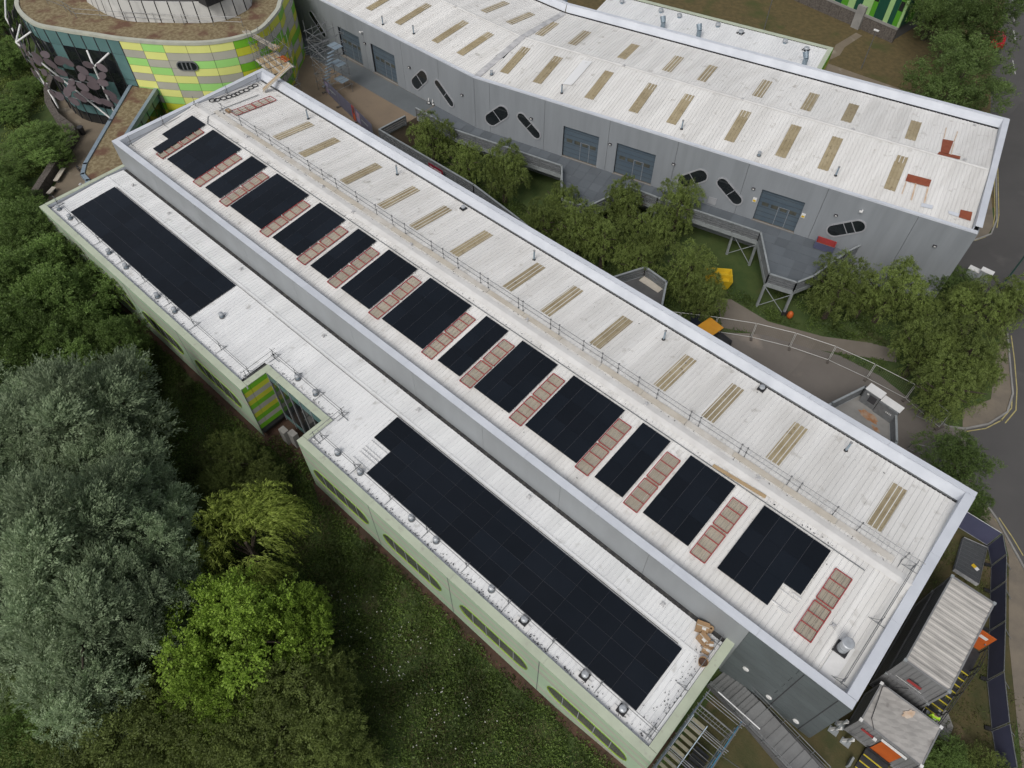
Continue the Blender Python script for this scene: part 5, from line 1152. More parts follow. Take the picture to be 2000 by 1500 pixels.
# ================================================================== CONTAINERS AND SITE COMPOUND
def container(name, label, x0, y0, x1, y1, z0, z1, roofm, ribs=True, door=None):
    t = thing(name, label, 'container', ((x0 + x1) / 2, (y0 + y1) / 2, z0))
    b = MB(); n = 0
    # corrugated long and short sides
    def corr(a, bb, nn):
        a = Vector(a); bb = Vector(bb); d = (bb - a); L = d.length; d.normalize(); k = max(2, round(L / .28)); p = L / k
        for i in range(k):
            xs_ = [(i * p, 0), (i * p + .09, 0), (i * p + .14, -.035), (i * p + p - .05, -.035), (i * p + p, 0)]
            for (u, v), (u2, v2) in zip(xs_[:-1], xs_[1:]):
                A, B = a + d * u + Vector(nn) * v, a + d * u2 + Vector(nn) * v2; b.quad((*A, z0 + .12), (*B, z0 + .12), (*B, z1 - .1), (*A, z1 - .1))
    corr((x0, y0), (x1, y0), (0, -1)); corr((x1, y0), (x1, y1), (1, 0)); corr((x1, y1), (x0, y1), (0, 1)); corr((x0, y1), (x0, y0), (-1, 0))
    b.build('side_sheet', cont, t)
    MB().box(x0 + .05, y0 + .05, z0 + .05, x1 - .05, y1 - .05, z1 - .12).build('core', cont, t)
    fr = MB()
    for z in (z0 + .06, z1 - .06):
        for (a, c) in (((x0, y0), (x1, y0)), ((x1, y0), (x1, y1)), ((x1, y1), (x0, y1)), ((x0, y1), (x0, y0))): fr.bar((*a, z), (*c, z), .09, .12)
    for x in (x0, x1):
        for y in (y0, y1): fr.box(x - .06, y - .06, z0, x + .06, y + .06, z1 - .01)
    fr.build('frame', cont, t)
    for x in (x0, x1):
        for y in (y0, y1): MB().box(x - .09, y - .09, z1 - .1, x + .09, y + .09, z1 + .03).build('corner_casting', white if not ribs else galvd2, t)
    r = MB()
    if ribs:
        k = round((y1 - y0) / .42); p = (y1 - y0 - .1) / k
        for i in range(k):
            ya = y0 + .05 + i * p
            for (u, v, u2, v2) in ((0, 0, .12, 0), (.12, 0, .18, .035), (.18, .035, p - .06, .035), (p - .06, .035, p, 0)): r.quad((x0 + .05, ya + u, z1 - .05 + v), (x1 - .05, ya + u, z1 - .05 + v), (x1 - .05, ya + u2, z1 - .05 + v2), (x0 + .05, ya + u2, z1 - .05 + v2))
    else:
        N = 10
        def hz(i, j): return z1 - .03 + .035 * math.sin(i * 1.7 + j * .6) * math.sin(j * 1.3 + i * .4)
        for i in range(N):
            for j in range(N):
                X = lambda q: x0 + .05 + (x1 - x0 - .1) * q / N
                Yq = lambda q: y0 + .05 + (y1 - y0 - .1) * q / N
                r.quad((X(i), Yq(j), hz(i, j)), (X(i + 1), Yq(j), hz(i + 1, j)), (X(i + 1), Yq(j + 1), hz(i + 1, j + 1)), (X(i), Yq(j + 1), hz(i, j + 1)))
    r.build('roof_sheet', roofm, t); return t
cx0, cx1, cy0, cy1 = 8.47, 11.02, 24.25, 31.0
cU = container('site_cabin', 'upper long grey site cabin with streaked ribbed roof', cx0, cy0, cx1, cy1, 2.85, 5.4, controof, True)
cL = container('site_cabin', 'lower grey site cabin carrying the streaked one', cx0, cy0, cx1, cy1, .2, 2.8, controof, True)
MB().box(cx0 + .9, cy0 - .06, 3.55, cx0 + 1.7, cy0 - .051, 3.85).build('logo_stripe', redp, cU); MB().box(cx0 + .9, cy0 - .06, 3.9, cx0 + 1.5, cy0 - .051, 4.0).build('logo_stripe', joint, cU); MB().box(cx0 + .35, cy0 - .06, 3.3, cx0 + 1.9, cy0 - .05, 3.34).build('trim_line', white, cU)
c2 = container('site_cabin', 'short grey site cabin with dented pale roof and orange shutter', 8.5, 20.75, 12.1, 23.45, .25, 2.85, controof2, False)
MB().box(10.0, 20.66, .35, 11.2, 20.70, 2.45).build('shutter', orange, c2); MB().box(9.9, 20.6, 2.5, 11.4, 20.72, 2.58).build('shutter_hood', white, c2)
MB().box(8.9, 20.66, 1.9, 9.7, 20.70, 2.1).build('logo_stripe', redp, c2); MB().box(9.6, 20.55, 2.0, 9.8, 20.7, 2.15).build('flood_lamp', white, c2)
cp = P(1775, 1395, 2.86); blob_patch('rust_stain', cp, .5, .22, 2.90, rustst, c2, 9, 1.0)
cb = MB(); q = [Vector((8.6, 23.3, 2.9)), Vector((8.75, 22.3, 2.9)), Vector((8.9, 21.2, 2.9)), Vector((9.3, 20.7, 2.86))]
for a, b in zip(q[:-1], q[1:]): cb.tube(a, b, .02, 5)
cb.tube(q[0], (9.8, 24.2, 2.9), .02, 5); tag(cb.build('black_cable', black), 'black cable slung across the pale cabin roof', 'cable')
# stabiliser legs of the short cabin
for k, (x, y) in enumerate(((8.2, 20.9), (8.05, 20.3), (8.9, 20.2))):
    t = thing('cabin_jack', ['pale steel jack plate at the hall corner of the short cabin', 'lower pale jack plate beside the short cabin', 'round pale jack foot under the orange shutter end'][k], 'jack', (x, y, 0), None)
    MB().box(x - .28, y - .2, .0, x + .28, y + .2, .06).build('plate', galvd2, t); MB().bar((x - .15, y, .05), (x + .15, y + .1, .9), .16, .12).build('arm', white, t); MB().tube((x, y, .05), (x, y, 1.2), .06, 8).build('screw', galvd2, t)
# stairs to the upper cabin
st = thing('cabin_stairs', 'dark metal stairs with yellow nosings climbing beside the stacked cabins', 'stairs', (11.6, 22.4, .1))
ns = 14; ya, yb, za, zb = 22.3, 27.3, .25, 2.85
for k in range(ns):
    f = k / (ns - 1); y = ya + (yb - ya) * f; z = za + (zb - za) * f
    MB().box(11.12, y, z - .04, 12.15, y + .33, z).build('tread', grating, st); MB().box(11.12, y - .01, z - .02, 12.15, y + .055, z + .012).build('nosing', nosing, st)
MB().box(11.1, yb + .3, 2.72, 12.2, yb + 1.9, 2.8).build('landing', grating, st)
for x in (11.1, 12.18):
    MB().bar((x, ya - .1, za - .15), (x, yb + .3, zb - .12), .05, .22).build('stringer', black, st)
x = 12.2
for (h) in (.55, 1.0): MB().tube((x, ya, za + h), (x, yb + .3, zb + h), .025, 6).build('handrail', black, st); MB().tube((x, yb + .3, zb + h), (x, yb + 1.9, zb + h), .025, 6).build('handrail', black, st)
for k in range(5): f = k / 4; y = ya + (yb - ya) * f; z = za + (zb - za) * f; MB().tube((x, y, z - .1), (x, y, z + 1.0), .025, 6).build('baluster', black, st)
for y in (yb + .4, yb + 1.85): MB().tube((12.15, y, .0), (12.15, y, 3.8), .04, 6).build('support', black, st)
MB().tube((11.1, ya - .2, za + 1.0), (11.1, cy0 - .1, za + 1.0 + (cy0 - ya) / (yb - ya) * (zb - za)), .025, 6).build('handrail', galv, st)
t = thing('cabin_door', 'open orange cabin door at the head of the stairs', 'door', (11.05, yb + 1.9, 2.85)); MB().box(11.05, yb + 1.9, 2.9, 12.05, yb + 1.95, 4.9).build('leaf', orange, t); MB().box(11.35, yb + 1.893, 4.2, 11.8, yb + 1.899, 4.5).build('notice', white, t); MB().box(11.9, yb + 1.84, 3.8, 11.98, yb + 1.9, 3.9).build('handle', galv, t)
ls = thing('cabin_steps', 'low black steps with three yellow nosings below the orange shutter', 'steps', (9.6, 19.6, 0))
for k in range(3): y = 19.3 + k * .42; MB().box(9.9, y, .0, 11.3, y + .42, .12 + .14 * k).build('tread', grating, ls); MB().box(9.92, y + .0, .121 + .14 * k, 11.28, y + .08, .135 + .14 * k).build('nosing', nosing, ls)
MB().box(9.9, 20.56, 0, 11.3, 20.62, .7).build('riser', black, ls)
MB().box(9.5, 19.0, .0, 9.62, 19.6, .5).build('side_plate', galvd2, ls)
# person in high visibility jacket on the stairs
def person(px, zf):
    p = Vector(px); t = thing('person', 'person in yellow high visibility jacket and dark trousers climbing the cabin stairs', 'person', p)
    J = [(0, 0, .92), (0, .02, 1.15), (0, .06, 1.42), (0, .08, 1.52), (0, .1, 1.66), (.1, 0, .9), (.11, .2, .55), (.11, .12, .1), (.11, .26, .06), (-.1, 0, .9), (-.11, -.02, .48), (-.11, -.14, .08), (-.11, 0, .03),
         (.19, .06, 1.42), (.27, .02, 1.15), (.3, .2, .98), (.31, .28, .95), (-.19, .06, 1.42), (-.27, 0, 1.14), (-.3, .14, .95), (-.31, .2, .9), (0, .12, 1.76)]
    Ed = [(0, 1), (1, 2), (2, 3), (3, 4), (4, 21), (0, 5), (5, 6), (6, 7), (7, 8), (0, 9), (9, 10), (10, 11), (11, 12), (2, 13), (13, 14), (14, 15), (15, 16), (2, 17), (17, 18), (18, 19), (19, 20)]
    rad = [.15, .15, .15, .06, .1, .1, .07, .05, .045, .1, .07, .05, .045, .075, .055, .042, .04, .075, .055, .042, .04, .085]
    me = bpy.data.meshes.new('body'); me.from_pydata(J, Ed, []); o = bpy.data.objects.new('body', me); col.objects.link(o)
    m = o.modifiers.new('skin', 'SKIN'); 
    for i, v in enumerate(me.skin_vertices[0].data): v.radius = (rad[i] * 1.05, rad[i]); v.use_root = (i == 0)
    o.modifiers.new('sub', 'SUBSURF').levels = 2
    dg = bpy.context.evaluated_depsgraph_get(); dg.update(); ev = bpy.data.meshes.new_from_object(o.evaluated_get(dg)); ev.materials.clear()
    for q in (cloth, hiviz, skin, black): ev.materials.append(q)
    for f in ev.polygons:
        c = f.center; f.use_smooth = True
        f.material_index = 0 if (c.z < .93 and abs(c.x) < .24) or c.z < .8 else (2 if c.z > 1.5 or c.z < 1.0 and abs(c.x) > .24 else 1)
    old = o.data; o.data = ev; o.modifiers.clear(); o.parent = t
    hp = MB(); hp.lathe((0, .11, 1.68), [(.135, 0), (.13, .06), (.1, .12), (.04, .155)], 14); h = inst('helmet', hp.mesh('helmet', black), t, (0, 0, 0))
    for z in (1.1, 1.25):
        b = MB(); b.lathe((0, .04 + (z - 1.15) * .15, z), [(.172, 0), (.172, .05)], 14); inst('reflective_band', b.mesh('reflective_band', white), t, (0, 0, 0))
    bg_ = MB(); bg_.box(-.36, .1, .55, -.18, .42, .85); inst('bag', bg_.mesh('bag', galvd2), t, (0, 0, 0)); return t
k = 4; f = k / (ns - 1); pr = person((11.75, ya + (yb - ya) * f + .12, za + (zb - za) * f + .01), None); pr.rotation_euler = (0, 0, R(10))
# hoarding panels round the compound
hpx = [(1886, 998), (1958, 1042)]
hq = [P(1886, 998, 2.1), P(1958, 1042, 2.1), P(1966, 1083, 2.1), P(1965, 1135, 2.1), P(1964, 1213, 2.1), P(1961, 1312, 2.1), P(1972, 1412, 2.1), P(1987, 1500, 2.1), P(2000, 1585, 2.1)]
hl = ['navy hoarding panel end-on to the hall wall by the yellow lines', 'short navy hoarding panel at the bend', 'narrow navy hoarding panel beside the stacked fence panels', 'navy hoarding panel beside the streaked cabin roof', 'navy hoarding panel level with the open orange door', 'navy hoarding panel beside the foot of the cabin stairs', 'navy hoarding panel with a prop beside the worn grass', 'navy hoarding panel behind the bush']
for (a, b), lab in zip(zip(hq[:-1], hq[1:]), hl):
    d = (b - a).normalized(); a2 = a + d * .06; b2 = b - d * .06; t = thing('hoarding_panel', lab, 'hoarding', (a.x, a.y, .05), 'navy hoarding round the compound')
    MB().bar((a2.x, a2.y, 1.13), (b2.x, b2.y, 1.13), .02, 1.86).build('sheet', navy, t)
    MB().tube((a2.x, a2.y, 2.1), (b2.x, b2.y, 2.1), .03, 6).build('top_tube', galv, t); MB().tube((a2.x, a2.y, .18), (b2.x, b2.y, .18), .03, 6).build('bottom_tube', galvd, t)
    for p in (a2, b2): MB().tube((p.x, p.y, .05), (p.x, p.y, 2.12), .03, 6).build('post', galvd, t)
    nn = Vector((-d.y, d.x, 0)); MB().bar(Vector((b2.x, b2.y, .1)) - nn * .4, Vector((b2.x, b2.y, .1)) + nn * .4, .22, .15).build('foot', black, t)
    MB().tube((b2.x, b2.y, 1.7), (b2.x + nn.x * 1.3, b2.y + nn.y * 1.3, .1), .025, 6).build('prop', galvd, t)
# stacked fence panels lying flat
t = thing('fence_panel_stack', 'flat stack of mesh fence panels with yellow label beside the hall', 'fence panels', (10.3, 34.5, .05), None)
s4 = [P(1884, 1048, .5), P(1930, 1068, .5), P(1913, 1140, .5), P(1866, 1110, .5)]
for k in range(5):
    z = .1 + k * .08; mb = MB(); q = [Vector((p.x, p.y, z)) for p in s4]
    for a, b in zip(q, q[1:] + q[:1]): mb.tube(a, b, .025, 6)
    mb.build('frame', galv, t)
mb = MB()
for k in range(1, 26): mb.tube(Vector((*s4[0].lerp(s4[1], k / 26)[:2], .42)), Vector((*s4[3].lerp(s4[2], k / 26)[:2], .42)), .006, 4)
for k in range(1, 9): mb.tube(Vector((*s4[0].lerp(s4[3], k / 9)[:2], .43)), Vector((*s4[1].lerp(s4[2], k / 9)[:2], .43)), .006, 4)
mb.build('mesh_infill', galvd, t)
MB().prism([tuple(p[:2]) for p in s4], .09, .36).build('stacked_mesh', pm('dark mesh mass', (.055, .06, .065), (.075, .08, .085), 3, .7), t)
c = P(1905, 1108, .45); M = Matrix.Translation((c.x, c.y, .445)) @ Matrix.Rotation(R(-20), 4, 'Z'); MB().box(-.25, -.13, 0, .02, .13, .008, M).build('label_plate', yel, t); MB().box(.03, -.13, 0, .25, .13, .008, M).build('label_plate', white, t)
t = thing('steel_prop_frame', 'pile of galvanised frames against the cabin end', 'frames', (9.6, 32.0, .05), None)
for k in range(5): MB().tube((8.9 + k * .1, 31.7 + k * .25, .1), (11.2 + k * .05, 31.9 + k * .2, .15 + .2 * (k % 2)), .03, 6).build('tube', galv if k % 2 else galvd, t)
for k in range(4): MB().tube((9.0 + k * .6, 31.6, .1), (9.1 + k * .55, 32.6, .3), .025, 6).build('tube', galvd, t)

# ---- stairs and stair tower at the wing end
cs = thing('concrete_stairs', 'grey concrete steps with tube handrail descending beside the dark hall end', 'stairs', (5, 17, -2.6))
pa, pb = Vector((9.4, 15.6, 0)), Vector((-.8, 18.6, -2.35)); nst = 26; wv = Vector((.32, .95, 0)) * 1.15
pa = P(1585, 1527, .06); pb = P(1402, 1322, -.45); dxy = Vector((pb.x - pa.x, pb.y - pa.y, 0)); Ld = dxy.length; dxy.normalize(); sxy = Vector((-dxy.y, dxy.x, 0)); sxy = sxy if sxy.y > 0 else -sxy
stepm = pm('step concrete', (.20, .205, .205), (.17, .172, .172), 1, .9, rand=.06)
def zst(p, f): return terr(p.x) + .14 + .55 * (1 - f)
for k in range(nst):
    f0, f1 = k / nst, (k + 1) / nst
    a = pa + dxy * Ld * f0; b = pa + dxy * Ld * f1; z = zst(a, f0)
    q = [(a - sxy * .78)[:2], (b - sxy * .78)[:2], (b + sxy * .78)[:2], (a + sxy * .78)[:2]]
    MB().prism(q, z - .9, z + (.0 if k % 2 else .035)).build('step', stepm, cs)
A3 = Vector((pa.x, pa.y, zst(pa, 0))); pe = pa + dxy * Ld; B3 = Vector((pe.x, pe.y, zst(pe, 1)))
for s_ in (-1, 1):
    o = sxy * .88 * s_
    MB().bar(A3 + o + Vector((0, 0, -.2)), B3 + o + Vector((0, 0, -.2)), .14, .6).build('side_kerb', concd, cs)
    MB().tube(A3 + o + Vector((0, 0, .95)), B3 + o + Vector((0, 0, .95)), .03, 6).build('handrail', galv, cs); MB().tube(A3 + o + Vector((0, 0, .5)), B3 + o + Vector((0, 0, .5)), .02, 6).build('mid_rail', galvd, cs)
    for k in range(8): p = (A3 + o).lerp(B3 + o, k / 7); MB().tube(p - Vector((0, 0, .3)), p + Vector((0, 0, .95)), .025, 6).build('baluster', galvd, cs)
tw = thing('stair_tower', 'blue and galvanised scaffold stair tower against the wing end', 'scaffolding', (1.1, 10.2, -1.2))
tx0, tx1, ty0, ty1 = 1.05, 3.3, 9.6, 15.2
for x in (tx0, tx1):
    for y in (ty0, 11.5, 13.4, ty1): MB().tube((x, y, terr(x) - .05), (x, y, 5.3), .03, 6).build('standard', galv, tw)
for z in (-.2, 1.3, 2.8, 4.3, 4.8, 5.2):
    for x in (tx0, tx1): MB().tube((x, ty0 - .2, z), (x, ty1 + .3, z), .026, 6).build('ledger', galv if z != 4.3 else bluetube, tw)
    for y in (ty0, 11.5, 13.4, ty1): MB().tube((tx0 - .1, y, z + .05), (tx1 + .2, y, z + .05), .026, 6).build('transom', galv, tw)
for k in range(9): y = 14.0 - k * .34; z = 3.4 - k * .22; MB().box(tx0 + .14, y, z, tx0 + .94, y + .2, z + .04).build('tread', stk, tw)
for k in range(8): y = 11.6 + k * .3; z = 1.9 - k * .2; MB().box(tx0 + 1.25, y, z, tx1 - .1, y + .2, z + .04).build('tread', grating, tw)
MB().box(tx0 + 1.22, 10.2, 2.0, tx1 - .1, 11.9, 2.04).build('platform', pm('pale grating', (.34, .36, .35), (.22, .24, .24), 9, .6), tw)
for x in (tx0 + .08, tx0 + 1.0): MB().bar((x, 14.3, 3.5), (x, 11.1, 1.55), .05, .16).build('stringer', bluegrey, tw)
MB().bar((tx1 + .02, ty0, 2.2), (tx1 + .02, 14.2, 2.3), .06, .5).build('toe_board', bluetube, tw); MB().bar((tx1 + .05, ty0, 3.6), (tx1 + .05, ty1, 3.6), .05, .16).build('toe_board', pm('pale blue board', (.25, .42, .5), rough=.6), tw)
for k in range(12):
    f = k / 11; MB().tube((tx0 + (tx1 - tx0) * f, ty1 - .7, 3.4), (tx0 + (tx1 - tx0) * f, ty1 - .7, 4.8), .012, 5).build('infill_bar', galv, tw)
for k in range(9):
    f = k / 8; MB().tube((tx0 + (tx1 - tx0) * f, ty0 + .1, 3.2), (tx0 + (tx1 - tx0) * f, ty0 + .1, 4.6), .012, 5).build('infill_bar', galv, tw); MB().tube((tx0 + (tx1 - tx0) * f, ty0 + .9, 1.8), (tx0 + (tx1 - tx0) * f, ty0 + .9, 3.0), .012, 5).build('infill_bar', galv, tw)
for z in (3.4, 4.1, 4.8): MB().tube((tx0 - .1, ty1 - .7, z), (tx1 + .1, ty1 - .7, z), .022, 6).build('ledger', galv, tw); MB().tube((tx0 - .1, ty0 + .1, z - .2), (tx1 + .1, ty0 + .1, z - .2), .022, 6).build('ledger', galv, tw)
MB().tube((tx0 + .4, 15.7, 5.1), (tx1 + .9, 15.6, 5.0), .035, 6).build('ledger', white, tw)
for (a, b) in (((tx1, 13.5, 3.5), (tx1 + 2.2, 14.8, terr(5))), ((tx1, 15.2, 4.8), (tx1 + .3, 12.0, 1)), ((tx1, 10.4, 2), (tx1 + 1.9, 9.8, terr(5)))): MB().tube(a, b, .026, 6).build('brace', galv, tw)

# ---- site fence, machine, skip, odds behind the hall
fpx = [((1258, 604), None), ((1330, 611), None), ((1402, 620), None), ((1478, 632), None), ((1555, 651), None), ((1633, 677), None), ((1710, 712), None), ((1788, 752), None), ((1857, 809), None)]
fl = ['mesh fence panel hidden by trees behind the hall', 'mesh fence panel behind the orange topped machine', 'mesh fence panel beside the orange topped machine', 'mesh fence panel along the path next to mud stains', 'mesh fence panel along the middle of the path', 'mesh fence panel at the grass end of the path', 'mesh fence panel beyond the steel cabinets', 'last mesh fence panel before the kerb corner']
def fence_panel(a, b, lab):
    a = a.copy(); b = b.copy(); d = (b - a); d.z = 0; d.normalize(); a2 = a + d * .05; b2 = b - d * .05; t = thing('mesh_fence_panel', lab, 'fence', (a.x, a.y, terr(a.x)), 'temporary mesh fence behind the hall')
    za, zb_ = terr(a.x) + .02, terr(b.x) + .02; fr = MB(); A0_, B0_, A1_, B1_ = Vector((a2.x, a2.y, za + .15)), Vector((b2.x, b2.y, zb_ + .15)), Vector((a2.x, a2.y, za + 2.0)), Vector((b2.x, b2.y, zb_ + 2.0))
    for p, q in ((A0_, B0_), (A1_, B1_), (A0_ - Vector((0, 0, .15)), A1_), (B0_ - Vector((0, 0, .15)), B1_)): fr.tube(p, q, .024, 6)
    fr.build('frame', galvw, t); m = MB()
    for k in range(1, 22): f = k / 22; m.tube(A0_.lerp(B0_, f), A1_.lerp(B1_, f), .003, 3)
    for k in range(1, 7): f = k / 7; m.tube(A0_.lerp(A1_, f), B0_.lerp(B1_, f), .003, 3)
    m.build('mesh_infill', galvd, t); nn = Vector((-d.y, d.x, 0))
    MB().bar(Vector((b.x, b.y, zb_ + .07)) - nn * .38, Vector((b.x, b.y, zb_ + .07)) + nn * .38, .22, .14).build('foot', gab, t)
galvw = pm('bright galvanised tube', (.6, .6, .58), (.5, .5, .48), 2, .45, metal=.1)
fq = [G(x, y, 2.0) for (x, y), _ in fpx]
for (a, b), lab in zip(zip(fq[:-1], fq[1:]), fl): fence_panel(a, b, lab)
a, b = G(1840, 822, .2), G(1790, 772, .2)
fp = [G(1813, 792, .35), G(1858, 812, .35), G(1837, 833, .1), G(1790, 812, .1)]
t = thing('leaning_fence_panel', 'mesh gate panel with white and red notice tipped over near the kerb', 'fence', fp[3])
mb = MB()
for p, q in zip(fp, fp[1:] + fp[:1]): mb.tube(p, q, .026, 6)
mb.tube(fp[0], fp[2], .022, 6); mb.build('frame', galv, t)
c = G(1818, 798, .4); M = Matrix.Translation(c) @ Matrix.Rotation(R(-25), 4, 'Z'); MB().box(-.22, -.05, 0, .22, .25, .012, M).build('notice', white, t); MB().box(-.22, -.2, 0, .22, -.052, .012, M).build('notice_band', redp, t)
fp = [G(1782, 865, 1.0), G(1815, 873, 1.0), G(1806, 888, .1), G(1772, 876, .1)]
t = thing('leaning_fence_panel', 'low mesh barrier with dark notice beside the round shrub', 'fence', fp[3]); mb = MB()
for p, q in zip(fp, fp[1:] + fp[:1]): mb.tube(p, q, .024, 6)
mb.build('frame', galv, t); c = fp[0].lerp(fp[2], .45); M = Matrix.Translation(c) @ Matrix.Rotation(R(-20), 4, 'Z') @ Matrix.Rotation(R(50), 4, 'X'); MB().box(-.2, -.02, -.15, .2, .02, .15, M).build('notice', cloth, t)
mc = P(1388, 640, -.5); bx = Vector((-15.6, 42.3, 0)); 
q = P(1390, 638, GL + 2.15); t = thing('tracked_dumper', 'orange topped dark machine with black sides parked between hall and mesh fence', 'machine', (q.x, q.y, GL), None, R(0))
M = Matrix.Rotation(R(-10), 4, 'Z')
inst('canopy', MB().box(-.85, -.9, 2.08, .75, .75, 2.16, M).mesh('canopy', amber), t, (0, 0, 0))
inst('body', MB().box(-1.6, -.75, .5, 1.5, .75, 1.25, M).mesh('body', black), t, (0, 0, 0)); inst('bonnet', MB().prism([(.75, -.7), (2.0, -.7), (2.0, .7), (.75, .7)], .6, 1.55).mesh('bonnet', black), t, (0, 0, 0), R(-10))
inst('skip_body', MB().prism([(-2.3, -.8), (-1.0, -.8), (-1.0, .8), (-2.3, .8)], .7, 1.6).mesh('skip_body', pm('dark navy steel', (.015, .018, .03), rough=.5)), t, (0, 0, 0), R(-10)); inst('stripe', MB().box(.8, -.76, 1.2, 2.02, -.72, 1.5, M).mesh('stripe', orange), t, (0, 0, 0))
for x in (-.75, .65):
    for y in (-.8, .65): inst('canopy_post', MB().tube(M @ Vector((x, y, 1.2)), M @ Vector((x, y, 2.1)), .04, 6).mesh('canopy_post', black), t, (0, 0, 0))
for y in (-.95, .7):
    inst('track', MB().box(-1.6, y, 0, 1.7, y + .28, .6, M).mesh('track', joint), t, (0, 0, 0))
q = P(1404, 536, GL + 1.3); t = thing('yellow_skip', 'bright yellow plastic-sided skip half hidden by the tree under the deck', 'skip', (q.x, q.y, GL), None, R(35))
mb = MB(); k = [(-1.3, -.9), (1.3, -.9), (1.3, .9), (-1.3, .9)]
mb.v = [(x * .8, y * .8, .05) for x, y in k] + [(x, y, 1.3) for x, y in k] + [(x * .94, y * .92, 1.3) for x, y in k] + [(x * .8, y * .78, .9) for x, y in k]; mb.f = [(3, 2, 1, 0)]
for i in range(4):
    j = (i + 1) % 4; mb.f += [(i, j, 4 + j, 4 + i), (4 + i, 4 + j, 8 + j, 8 + i), (8 + i, 8 + j, 12 + j, 12 + i)]
mb.f.append((12, 13, 14, 15)); mb.m = [0] * len(mb.f); inst('body', mb.mesh('body', yel), t, (0, 0, 0)); inst('rib', MB().box(-1.32, -.06, .5, 1.32, .06, 1.33).mesh('rib', yel), t, (0, 0, 0))
q = G(1541, 620); t = thing('orange_sack', 'orange sack and black case leaning on the deck post', 'sack', q); 
mb = MB(); mb.lathe(q, [(.22, 0), (.3, .25), (.26, .6), (.12, .78), (.04, .82)], 12); mb.build('sack', orange, t, smooth=True); MB().box(q.x - .75, q.y - .25, q.z, q.x - .32, q.y + .15, q.z + .5).build('case', black, t)
# small things on the far deck and along the road
q = P(1608, 485, DZ); t = thing('stillage_bin', 'dark stillage with red interior on the deck below the oval window', 'bin', (q.x, q.y, DZ), None, ang2)
for (x0, y0, x1, y1, m) in ((-.9, -.5, .9, -.44, navy), (-.9, .44, .9, .5, redp), (-.9, -.44, -.84, .44, navy), (.84, -.44, .9, .44, redp)): inst('side', MB().box(x0, y0, .1, x1, y1, .8).mesh('side', m), t, (0, 0, 0))
inst('floor', MB().box(-.84, -.44, .1, .84, .44, .2).mesh('floor', rust), t, (0, 0, 0))
for x in (-.8, .8): inst('leg', MB().box(x - .05, -.45, 0, x + .05, .45, .1).mesh('leg', black), t, (0, 0, 0))
q = P(1668, 478, DZ); t = thing('trolley', 'small dark trolley with teal pack on the deck by the far hall wall', 'trolley', (q.x, q.y, DZ), None, ang2); inst('base', MB().box(-.3, -.25, .12, .3, .25, .5).mesh('base', black), t, (0, 0, 0)); inst('pack', MB().box(-.18, -.2, .5, .12, .15, .62).mesh('pack', pm('teal pack', (.25, .5, .5), rough=.5)), t, (0, 0, 0)); inst('lid', MB().box(-.1, .15, .5, .2, .24, .66).mesh('lid', redp), t, (0, 0, 0))
for x in (-.25, .25): inst('wheel', MB().tube((x - .03, -.2, .07), (x + .03, -.2, .07), .07, 10).mesh('wheel', joint), t, (0, 0, 0)); inst('wheel', MB().tube((x - .03, .2, .07), (x + .03, .2, .07), .07, 10).mesh('wheel', joint), t, (0, 0, 0))
for k, px in enumerate(((838, 202), (846, 205))):
    q = P(*px, DZ); t = thing('traffic_cone', ['white striped cone beside the far hall wall, with grey base', 'second white striped cone next to it by the far hall wall'][k], 'cone', q); MB().box(q.x - .2, q.y - .2, DZ, q.x + .2, q.y + .2, DZ + .05).build('base', black, t); MB().lathe((q.x, q.y, DZ + .05), [(.14, 0), (.04, .65)], 12).build('cone', white, t); MB().lathe((q.x, q.y, DZ + .25), [(.118, 0), (.1, .13)], 12).build('band', galvd, t)
for k, px in enumerate(((1916, 548), (1895, 540))):
    q = G(*px); t = thing('utility_cabinet', ['pale utility cabinet standing on the asphalt behind the far hall shrubs', 'smaller grey utility cabinet beside the pale one'][k], 'cabinet', q); MB().box(q.x - .5, q.y - .25, q.z - .05, q.x + .5, q.y + .25, q.z + 1.2 - .3 * k).build('body', galvd2, t); MB().box(q.x - .55, q.y - .3, q.z + 1.2 - .3 * k, q.x + .55, q.y + .3, q.z + 1.27 - .3 * k).build('lid', white, t)
q = G(1952, 565); t = thing('lamp_column', 'dark slim lamp column leaning into view over the asphalt', 'street lamp', q); MB().tube(q, q + Vector((0, 0, 7.5)), .09, 8, .05).build('column', pm('dark green paint', (.03, .07, .06), rough=.5), t); MB().tube(q + Vector((0, 0, 7.5)), q + Vector((1.2, .4, 7.7)), .04, 8).build('arm', galvd, t); MB().box(q.x + 1.0, q.y + .2, q.z + 7.6, q.x + 1.7, q.y + .6, q.z + 7.75).build('lamp_head', galvd2, t)
for k, (b_, t_) in enumerate((((1492, 58), (1504, 8)), ((1682, 134), (1702, 76)))):
    q = G(*b_); t = thing('lamp_column', ['slim grey lamp column on the dry lawn behind the rear wing', 'slim grey lamp column on the lawn near the side path'][k], 'street lamp', q); MB().tube(q, q + Vector((0, 0, 5.0)), .07, 8, .045).build('column', galv, t); MB().box(q.x - .35, q.y - .12, q.z + 4.95, q.x + .3, q.y + .12, q.z + 5.08).build('lamp_head', white, t)
